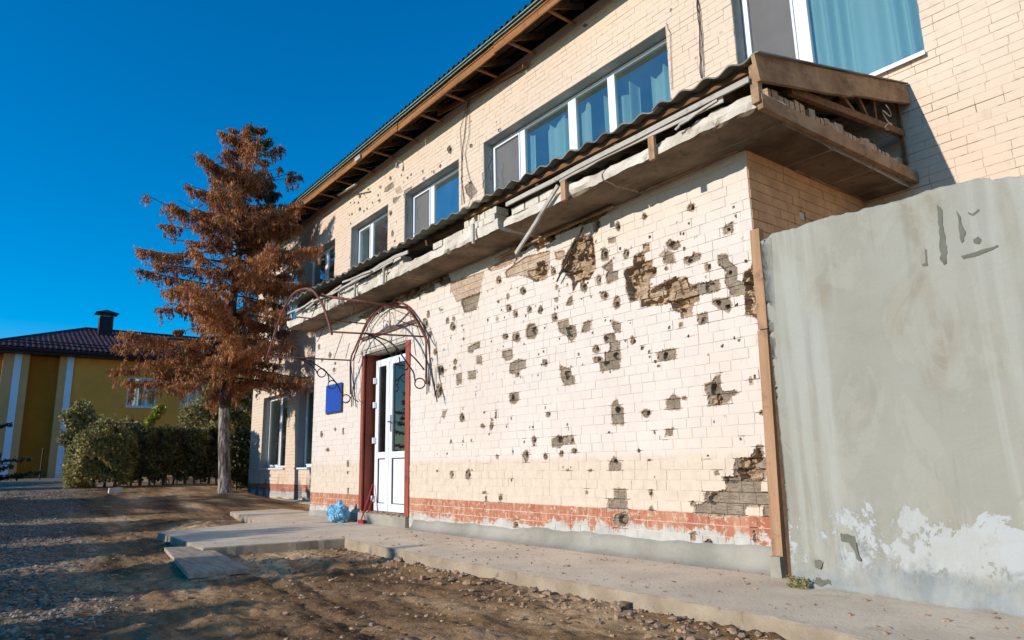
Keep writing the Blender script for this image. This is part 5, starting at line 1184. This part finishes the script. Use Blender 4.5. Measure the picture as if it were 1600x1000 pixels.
while z < 11.45:
    nb = 7 if z < 10 else 5; ph = trng.random()*6
    for k in range(nb):
        az = ph+2*math.pi*k/nb+trng.uniform(-.3, .3); L = float(np.interp(z, profz, profr))*trng.choice([.5, .65, .8, .92, 1.0, 1.15])*(1.0 if z > 3.2 else .8)
        d = Vector((math.cos(az), math.sin(az), 0))
        if d.y > 0: L = min(L, 1.75/max(d.y, .05))
        o_ = tc(z+trng.uniform(-.22, .22)); up0 = trng.uniform(.0, .5) if z > 6 else trng.uniform(-.2, .35)
        pts = []
        for t in np.linspace(0, 1, 7):
            pts.append(o_+d*L*t+Vector((0, 0, L*(up0*t-.28*t*t+.20*t**3)))+Vector((trng.uniform(-.03, .03), trng.uniform(-.03, .03), 0))*t)
        bm_.tube(pts, [.03*(1-t*.8)*(L/3+.3) for t in np.linspace(0, 1, 7)], 4)
        side = Vector((-d.y, d.x, 0)); s_ = .22
        while s_ < 1.0:
            i = s_*6; i0 = min(5, int(i)); p = pts[i0].lerp(pts[i0+1], i-i0)
            sl2 = (.18+.42*(1-s_))*trng.uniform(.6, 1.2)*(L/2.6+.25)
            for sg_ in (-1, 1):
                dd = (d*.6+side*sg_*trng.uniform(.5, 1.1)).normalized()
                e = p+dd*sl2+Vector((0, 0, -sl2*trng.uniform(.15, .55)))
                if e.y > 2.12: continue
                TW.append((p, e)); 
                if trng.random() < .5: bm_.tube([p, p.lerp(e, .6)+Vector((0, 0, .02)), e], .005, 3)
            e = p+Vector((trng.uniform(-.05, .05), trng.uniform(-.05, .05), -trng.uniform(.15, .55))); TW.append((p, e))
            s_ += trng.uniform(.045, .08)/max(.4, L/2.6)
        TW.append((pts[-2], pts[-1]+d*.08))
    z += trng.uniform(.26, .40)
bm_.build('limbs', MT['bark2'], tree, kind='stuff')
N_ = 38; A = np.array([tuple(t[0]) for t in TW]); B = np.array([tuple(t[1]) for t in TW])
tt = RG.random((len(TW), N_, 1)); C_ = A[:, None]+(B-A)[:, None]*tt+RG.normal(size=(len(TW), N_, 3))*np.array([.035, .035, .03]); C_[..., 2] -= RG.random((len(TW), N_))*.09
keep = (vn(A[:, 0]*2.1+A[:, 2], A[:, 1]*2.1+A[:, 2]*1.3, 55) > .24); C_ = C_[keep].reshape(-1, 3)
V, Fq = leaf_quads(C_, .030, 3.4, .9, jit=.55); npmesh('needles', V, Fq, MT['needle'], tree, kind='stuff')

# dark spruce whose branches reach in from the left
def spruce(name, label, x, y, H_, Rm, seed, mat='leaf_s', nb=7, dz=.35):
    g = gz(x, y) if x < -12 else -.1; t = thing(name, label, 'tree', (x, y, g)); r_ = random.Random(seed); m_ = MB(); m_.tube([(x, y, g-.1), (x, y, g+H_*.5), (x, y, g+H_)], [.16, .1, .02], 8); m_.build('trunk', MT['bark2'], t)
    l = MB(); T = []; z = .5
    while z < H_-.1:
        for k in range(nb):
            az = r_.random()*6.28; L = Rm*(1-z/H_)**.8*r_.uniform(.75, 1.1); d = Vector((math.cos(az), math.sin(az), 0)); o = Vector((x, y, g+z))
            e = o+d*L+Vector((0, 0, L*r_.uniform(-.02, .22))); l.tube([o, e], [.018, .005], 4); side = Vector((-d.y, d.x, 0))
            for s in np.arange(.2, 1.02, .09):
                p = o.lerp(e, s)
                for sg_ in (-1, 1): T.append((p, p+(d*.7+side*sg_*.7)*(.10+.38*(1-s))+Vector((0, 0, .03))))
        z += dz
    l.build('limbs', MT['bark2'], t, kind='stuff'); A = np.array([tuple(q[0]) for q in T]); B = np.array([tuple(q[1]) for q in T]); tt = RG.random((len(T), 16, 1))
    C = (A[:, None]+(B-A)[:, None]*tt+RG.normal(size=(len(T), 16, 3))*.025).reshape(-1, 3); V, Fq = leaf_quads(C, .03, 3.2); npmesh('needles', V, Fq, MT[mat], t, kind='stuff')
spruce('spruce_tree', 'dark spruce whose branch tips reach in at the left edge of the photo', -20.0, -6.15, 4.2, 2.0, 3)
# tall hedge and trees on the far side of the yard (their shade falls over the bare earth)
lbl = ['tall roadside bush beyond the yard, westmost', 'tall roadside bush beyond the yard, second from the west', 'tall roadside bush beyond the yard, third from the west', 'roadside bush beyond the yard, fourth from the west', 'roadside bush beyond the yard, fifth from the west', 'roadside bush beyond the yard, sixth from the west', 'roadside bush beyond the yard, seventh from the west', 'roadside bush beyond the yard, eastmost']
for k, (x, hh, rr_) in enumerate(((-31, 4.6, 2.4), (-25.6, 4.4, 2.2), (-20.6, 4.3, 2.0), (-16.4, 4.0, 1.7), (-12.6, 3.95, 1.5), (-9.4, 3.7, 1.25), (-6.6, 3.4, .9), (-3.6, 3.0, 1.2))):
    shrub('roadside_bush', lbl[k], [(x, -14.5, hh*.52, rr_, 1.2, hh*.5), (x+rr_*.5, -14.2, hh*.40, rr_*.7, 1.0, hh*.38), (x-rr_*.6, -14.8, hh*.45, rr_*.6, 1.0, hh*.42)], 5200, 'leaf_g', .2, [(x, -14.5, hh*.6, .08)], 'bushes across the road', .8)

# ------------------------------------------------------------------ 7. yellow building
YX = -36.0
yl = thing('yellow_building', 'two-storey ochre rendered building with maroon tiled roof and white pilaster stripes', 'building', (YX-4, 0, .6))
g0 = .35; ze = 5.95
def yy_(px, py=650): return float(onX(px, py, YX)[1])
def bxs(name, L, mat, parent=yl):
    m_ = MB()
    for b in L: m_.box(*b)
    return m_.build(name, MT[mat] if isinstance(mat, str) else mat, parent)
yA, yB, yC, yD = -4.75, -3.82, -2.72, -2.2      # pilaster and recess edges
wins = [(0.0, 1.25, 3.83, 5.2), (2.3, 3.4, 3.83, 5.2), (1.95, 3.05, 1.3, 2.42), (5.2, 6.4, 3.83, 5.2)]
# facade with window holes built from strips
fac = MB(); ycuts = sorted({yD, 13.0}|{w[0] for w in wins}|{w[1] for w in wins}); zc_ = sorted({g0, ze}|{w[2] for w in wins}|{w[3] for w in wins})
for i in range(len(ycuts)-1):
    for j in range(len(zc_)-1):
        ym, zm = (ycuts[i]+ycuts[i+1])/2, (zc_[j]+zc_[j+1])/2
        if any(w[0] < ym < w[1] and w[2] < zm < w[3] for w in wins): continue
        fac.quad((YX, ycuts[i], zc_[j]), (YX, ycuts[i+1], zc_[j]), (YX, ycuts[i+1], zc_[j+1]), (YX, ycuts[i], zc_[j+1]))
for w_ in wins:
    a, b, c, d = w_
    fac.quad((YX, a, c), (YX-.15, a, c), (YX-.15, a, d), (YX, a, d)); fac.quad((YX, b, c), (YX, b, d), (YX-.15, b, d), (YX-.15, b, c)); fac.quad((YX, a, c), (YX, b, c), (YX-.15, b, c), (YX-.15, a, c)); fac.quad((YX, a, d), (YX-.15, a, d), (YX-.15, b, d), (YX, b, d))
fac.build('wall', MT['ochre'], yl)
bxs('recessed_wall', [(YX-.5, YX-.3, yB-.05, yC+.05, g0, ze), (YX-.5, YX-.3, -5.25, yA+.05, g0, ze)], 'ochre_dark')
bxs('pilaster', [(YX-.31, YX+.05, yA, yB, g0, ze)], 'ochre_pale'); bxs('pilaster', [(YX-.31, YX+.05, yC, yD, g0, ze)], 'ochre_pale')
bxs('pilaster_stripe', [(YX+.052, YX+.075, -4.36, -4.10, g0, ze)], 'stripe'); bxs('pilaster_stripe', [(YX+.052, YX+.075, -2.45, -2.2, g0, ze)], 'stripe')
bxs('side_wall', [(-47, YX-.5, -5.25, -5.1, g0, ze), (-47, YX-.2, 12.8, 13.0, g0, ze), (-47.2, -47, -5.25, 13, g0, ze)], 'ochre')
bxs('interior_wall', [(YX-2.4, YX-2.3, -5, 12.5, g0, ze)], 'dark')
for w_ in wins:
    a, b, c, d = w_; f = .07; x0, x1 = YX-.12, YX-.05; h = c+(d-c)*.72; th = (b-a)/3
    wn = bxs('window', [(x0, x1, a, b, d-f, d), (x0, x1, a, b, c, c+f), (x0, x1, a, a+f, c+f, d-f), (x0, x1, b-f, b, c+f, d-f), (x0+.004, x1-.004, a+f, b-f, h-.03, h+.03), (x0+.006, x1-.006, a+th-.035, a+th+.035, c+f, h-.03), (x0+.006, x1-.006, b-th-.035, b-th+.035, c+f, h-.03), (x0+.006, x1-.006, (a+b)/2-.09, (a+b)/2-.02, h+.03, d-f)], 'stripe')
    for (p, q, r, s) in ((a+f, a+th, c+f, h), (a+th, b-th, c+f, h), (b-th, b-f, c+f, h), (a+f, (a+b)/2-.05, h, d-f), ((a+b)/2-.05, b-f, h, d-f)):
        bxs('pane', [(x0+.03, x0+.036, p, q, r, s)], 'glass', wn)
    bxs('sill', [(YX-.05, YX+.06, a-.04, b+.04, c-.05, c-.004)], 'stripe', wn)
# hip roof
EX, ez = YX+.55, 6.13; RX = -41.5; rzv = float(onX(133, 515, RX)[2]); yr0 = float(onX(133, 515, RX)[1]); yr1 = 9.5; ye0 = -5.75; ye1 = 13.6
def roofpt(s, y):  # s 0 eave..1 ridge
    return np.array([EX+(RX-EX)*s, y, ez+(rzv-ez)*s])
nS, nY = 84, 420; Ys = np.linspace(ye0, ye1, nY+1); Ss = np.linspace(0, 1, nS+1); U, S_ = np.meshgrid(Ys, Ss)
lo = ye0+(yr0-ye0)*S_; hi_ = ye1+(yr1-ye1)*S_; UU = lo+(hi_-lo)*(U-ye0)/(ye1-ye0)
slope_len = math.hypot(RX-EX, rzv-ez); tl = .38; ph = (S_*slope_len/tl) % 1
hgt = .022*np.sin(UU*2*math.pi/.21)+.075*(1-ph)
P = np.stack([EX+(RX-EX)*S_, UU, ez+(rzv-ez)*S_+hgt], -1).reshape(-1, 3); ii = np.arange(P.shape[0]).reshape(U.shape)
npmesh('tiled_roof', P, np.stack([ii[:-1, :-1], ii[:-1, 1:], ii[1:, 1:], ii[1:, :-1]], -1).reshape(-1, 4), MT['tile'], yl, kind='stuff')
mb = MB(); mb.poly([(EX, ye0, ez), (RX, yr0, rzv), (-47.5, ye0, ez)]); mb.poly([(EX, ye1, ez), (RX, yr1, rzv), (-47.5, ye1, ez)]); mb.quad((-47.5, ye0, ez), (RX, yr0, rzv), (RX, yr1, rzv), (-47.5, ye1, ez)); mb.build('roof_slope', MT['tile'], yl)
mb = MB(); mb.tube([(EX, ye0, ez+.05), (RX, yr0, rzv+.06)], .07, 6); mb.tube([(RX, yr0, rzv+.06), (RX, yr1, rzv+.06)], .08, 6); mb.build('ridge_cap', MT['soffit_dark'], yl)
bxs('eave_box', [(YX-.6, EX-.02, ye0+.1, ye1-.1, 5.93, 6.08)], 'soffit_dark')
mb = MB(); mb.tube([(EX+.04, ye0, ez-.05), (EX+.04, ye1, ez-.05)], .07, 8); mb.build('gutter', MT['soffit_dark'], yl)
mb = MB()
for dz_ in (.12, .24): p0, p1 = roofpt(.09, ye0+.9), roofpt(.09, ye1-1); mb.tube([tuple(p0+np.array([0, 0, dz_])), tuple(p1+np.array([0, 0, dz_]))], .022, 5)
mb.build('snow_guard', MT['soffit_dark'], yl)
cq = onX(171, 525, -40.2); mb = MB(); cy_ = float(cq[1])-.2; rz0 = ez+(rzv-ez)*((-40.2-EX)/(RX-EX))
mb.box(-40.55, -39.9, cy_-.33, cy_+.28, rz0-.4, rz0+.95); mb.box(-40.5, -39.95, cy_-.27, cy_-.2, rz0+.95, rz0+1.12); mb.box(-40.5, -39.95, cy_+.16, cy_+.23, rz0+.95, rz0+1.12)
ch = mb.build('chimney', MT['soffit_dark'], yl); mb = MB(); k_ = .52; zc0 = rz0+1.12
base = [(-40.22-k_, cy_-k_-.02, zc0), (-40.22+k_, cy_-k_-.02, zc0), (-40.22+k_, cy_+k_-.02, zc0), (-40.22-k_, cy_+k_-.02, zc0)]; tip = (-40.22, cy_-.02, zc0+.24)
mb.poly(base[::-1]); [mb.poly([base[i], base[(i+1) % 4], tip]) for i in range(4)]; mb.build('cap', MT['soffit_dark'], ch)
po = onX(10, 540, -41); mb = MB(); mb.tube([(-41, po[1], po[2]-1.0), (-41, po[1], po[2]+.35)], .03, 5); mb.build('aerial', MT['soffit_dark'], yl)
pp_ = onX(62, 745, -33); mb = MB(); zg = gz(-33, float(pp_[1])); mb.tube([(-33, pp_[1], zg-.05), (-33.02, pp_[1]+.02, zg+1.15)], .03, 6); mb.tube([(-33.02, pp_[1]+.02, zg+1.15), (-33.02, pp_[1]+.02, zg+1.22)], [.04, .02], 6); tag(mb.build('thin_post', MT['soffit_dark']), 'thin dark post standing before the deep ochre recess of the far building', 'post')
q = onZ(182, 765, .4); mb = MB(); zg = gz(-21.8, -2.15); rough_box(mb, -21.9, -21.7, -2.35, -2.02, zg-.05, zg+.13, .05, .01); mb.m = [0]*len(mb.m)
tag(mb.build('stone_block', MT['slab']), 'small pale stone block on the ground in front of the clipped bush', 'stone')

# ------------------------------------------------------------------ 8. loose stones and soil
ICO_V = []; ph_ = (1+5**.5)/2
for a, b in ((-1, ph_), (1, ph_), (-1, -ph_), (1, -ph_)): ICO_V.append((a, b, 0))
for a, b in ((-1, ph_), (1, ph_), (-1, -ph_), (1, -ph_)): ICO_V.append((0, a, b))
for a, b in ((-1, ph_), (1, ph_), (-1, -ph_), (1, -ph_)): ICO_V.append((b, 0, a))
ICO_V = np.array(ICO_V)/np.linalg.norm(ICO_V[0])
ICO_F = []
el = min(np.linalg.norm(ICO_V[0]-ICO_V[i]) for i in range(1, 12))*1.05
for i in range(12):
    for j in range(i+1, 12):
        for k in range(j+1, 12):
            if all(np.linalg.norm(ICO_V[a]-ICO_V[b]) < el for a, b in ((i, j), (j, k), (i, k))):
                nrm = np.cross(ICO_V[j]-ICO_V[i], ICO_V[k]-ICO_V[i]); ICO_F.append((i, j, k) if nrm @ ICO_V[i] > 0 else (i, k, j))
ICO_F = np.array(ICO_F)
def stones(name, X, Y, S, mat, zf, sink=.3, **kw):
    n = len(X); V = ICO_V[None]*(1+RG.normal(size=(n, 12, 1))*.22); V = V*(S[:, None, None]*np.stack([.7+.6*RG.random(n), .7+.6*RG.random(n), .4+.4*RG.random(n)], -1)[:, None])
    a = RG.random(n)*6.28; c, s = np.cos(a)[:, None], np.sin(a)[:, None]; Vx = V[..., 0]*c-V[..., 1]*s; Vy = V[..., 0]*s+V[..., 1]*c
    V = np.stack([Vx+X[:, None], Vy+Y[:, None], V[..., 2]+(zf+S*sink)[:, None]], -1).reshape(-1, 3)
    Fq = (ICO_F[None]+(np.arange(n)*12)[:, None, None]).reshape(-1, 3)
    return npmesh(name, V, Fq, MT[mat], **kw)
# gravel on the road side of the yard
n = 26000; X = -3-RG.random(n)**1.5*20; Y = -5.3+RG.random(n)*3.2
e = -Y-.11*X+(fbm(X*.6, Y*.9, 101, 3)-.5)*1.6; k = (e > 5.0+RG.random(n)*1.2); k |= (RG.random(n) < .012); X, Y = X[k], Y[k]
S = .007+RG.random(len(X))**2.5*.018; stones('gravel', X, Y, S, 'gravel', gh(X, Y)+gdetail(X, Y), kind='stuff', label='grey gravel spread over the left side of the yard', category='gravel')
# clods and rubble along the path edge and over the earth
n = 6500; X = -13+RG.random(n)*11; Y = -1.3-RG.random(n)**2.6*3.2; k = ~in_poly(PATH, X, Y); X, Y = X[k], Y[k]
S = .003+RG.random(len(X))**8*.024; stones('soil_clods', X, Y, S, 'clod', gh(X, Y)+gdetail(X, Y), kind='stuff', label='dry clods and crumbs of soil beside the concrete path', category='soil')
n = 380; t = RG.random(n)**.7; X = -8.6+t*6.5; Y = np.interp(X, [e_[0] for e_ in _edge]+[.5], [e_[1] for e_ in _edge]+[_edge[-1][1]-.55])-.04-RG.random(n)**1.6*.55
S = .008+RG.random(n)**4*.04; stones('brick_rubble', X, Y, S, 'rubble', gh(X, Y)+gdetail(X, Y), kind='stuff', label='crumbled brick rubble along the edge of the path', category='rubble')
n = 1500; X = -9.5+RG.random(n)*8.5; Y = -.12-RG.random(n)**1.1*1.9; S = .002+RG.random(n)**5*.015; k = in_poly(PATH, X, Y-.05)
stones('path_debris', X[k], Y[k], S[k], 'rubble', np.zeros(k.sum()), kind='stuff', label='small brick crumbs scattered on the concrete path below the holed wall', category='debris')
n = 260; X = -11.2+RG.random(n)*1.5; Y = -.07+RG.random(n)**.7*.24; S = .008+RG.random(n)**3*.03
stones('threshold_rubble', X, Y, S, 'rubble', np.full(n, .16), kind='stuff', label='crumbled brick and mortar under the white door', category='rubble')

# fallen leaves, weeds at the foot of the concrete wall
n = 900; X = -16+RG.random(n)*14; Y = -.3-RG.random(n)**.8*4.2; k = in_poly(PATH, X, Y); Z = np.where(k, .004, gh(X, Y)+gdetail(X, Y)+.006); keep_ = (~k) | (RG.random(n) < .18); X, Y, Z = X[keep_], Y[keep_], Z[keep_]
MT['leaf_f'] = leaf('fallen_leaf', [(0.16, 0.08, 0.03), (0.34, 0.19, 0.07), (0.48, 0.32, 0.12), (0.25, 0.2, 0.06)], 6)
V, Fq = leaf_quads(np.stack([X, Y, Z], -1), .03, 1.4); V[:, 2] = np.repeat(Z, 4)+(V[:, 2]-np.repeat(Z, 4))*.25+.003
npmesh('fallen_leaves', V, Fq, MT['leaf_f'], kind='stuff', label='small dry fallen leaves scattered over the earth and the path', category='leaves')
t_ = thing('weed_tuft', 'small dry weeds growing at the foot of the post beside the concrete wall', 'weeds', (-2.98, -.48, 0))
V, Fq = leaf_quads(np.stack([-3.03+RG.random(260)*.16, -.47-RG.random(260)*.05, .01+RG.random(260)**2*.07], -1), .010, 3.2); npmesh('foliage', V, Fq, MT['leaf_o'], t_, kind='stuff')
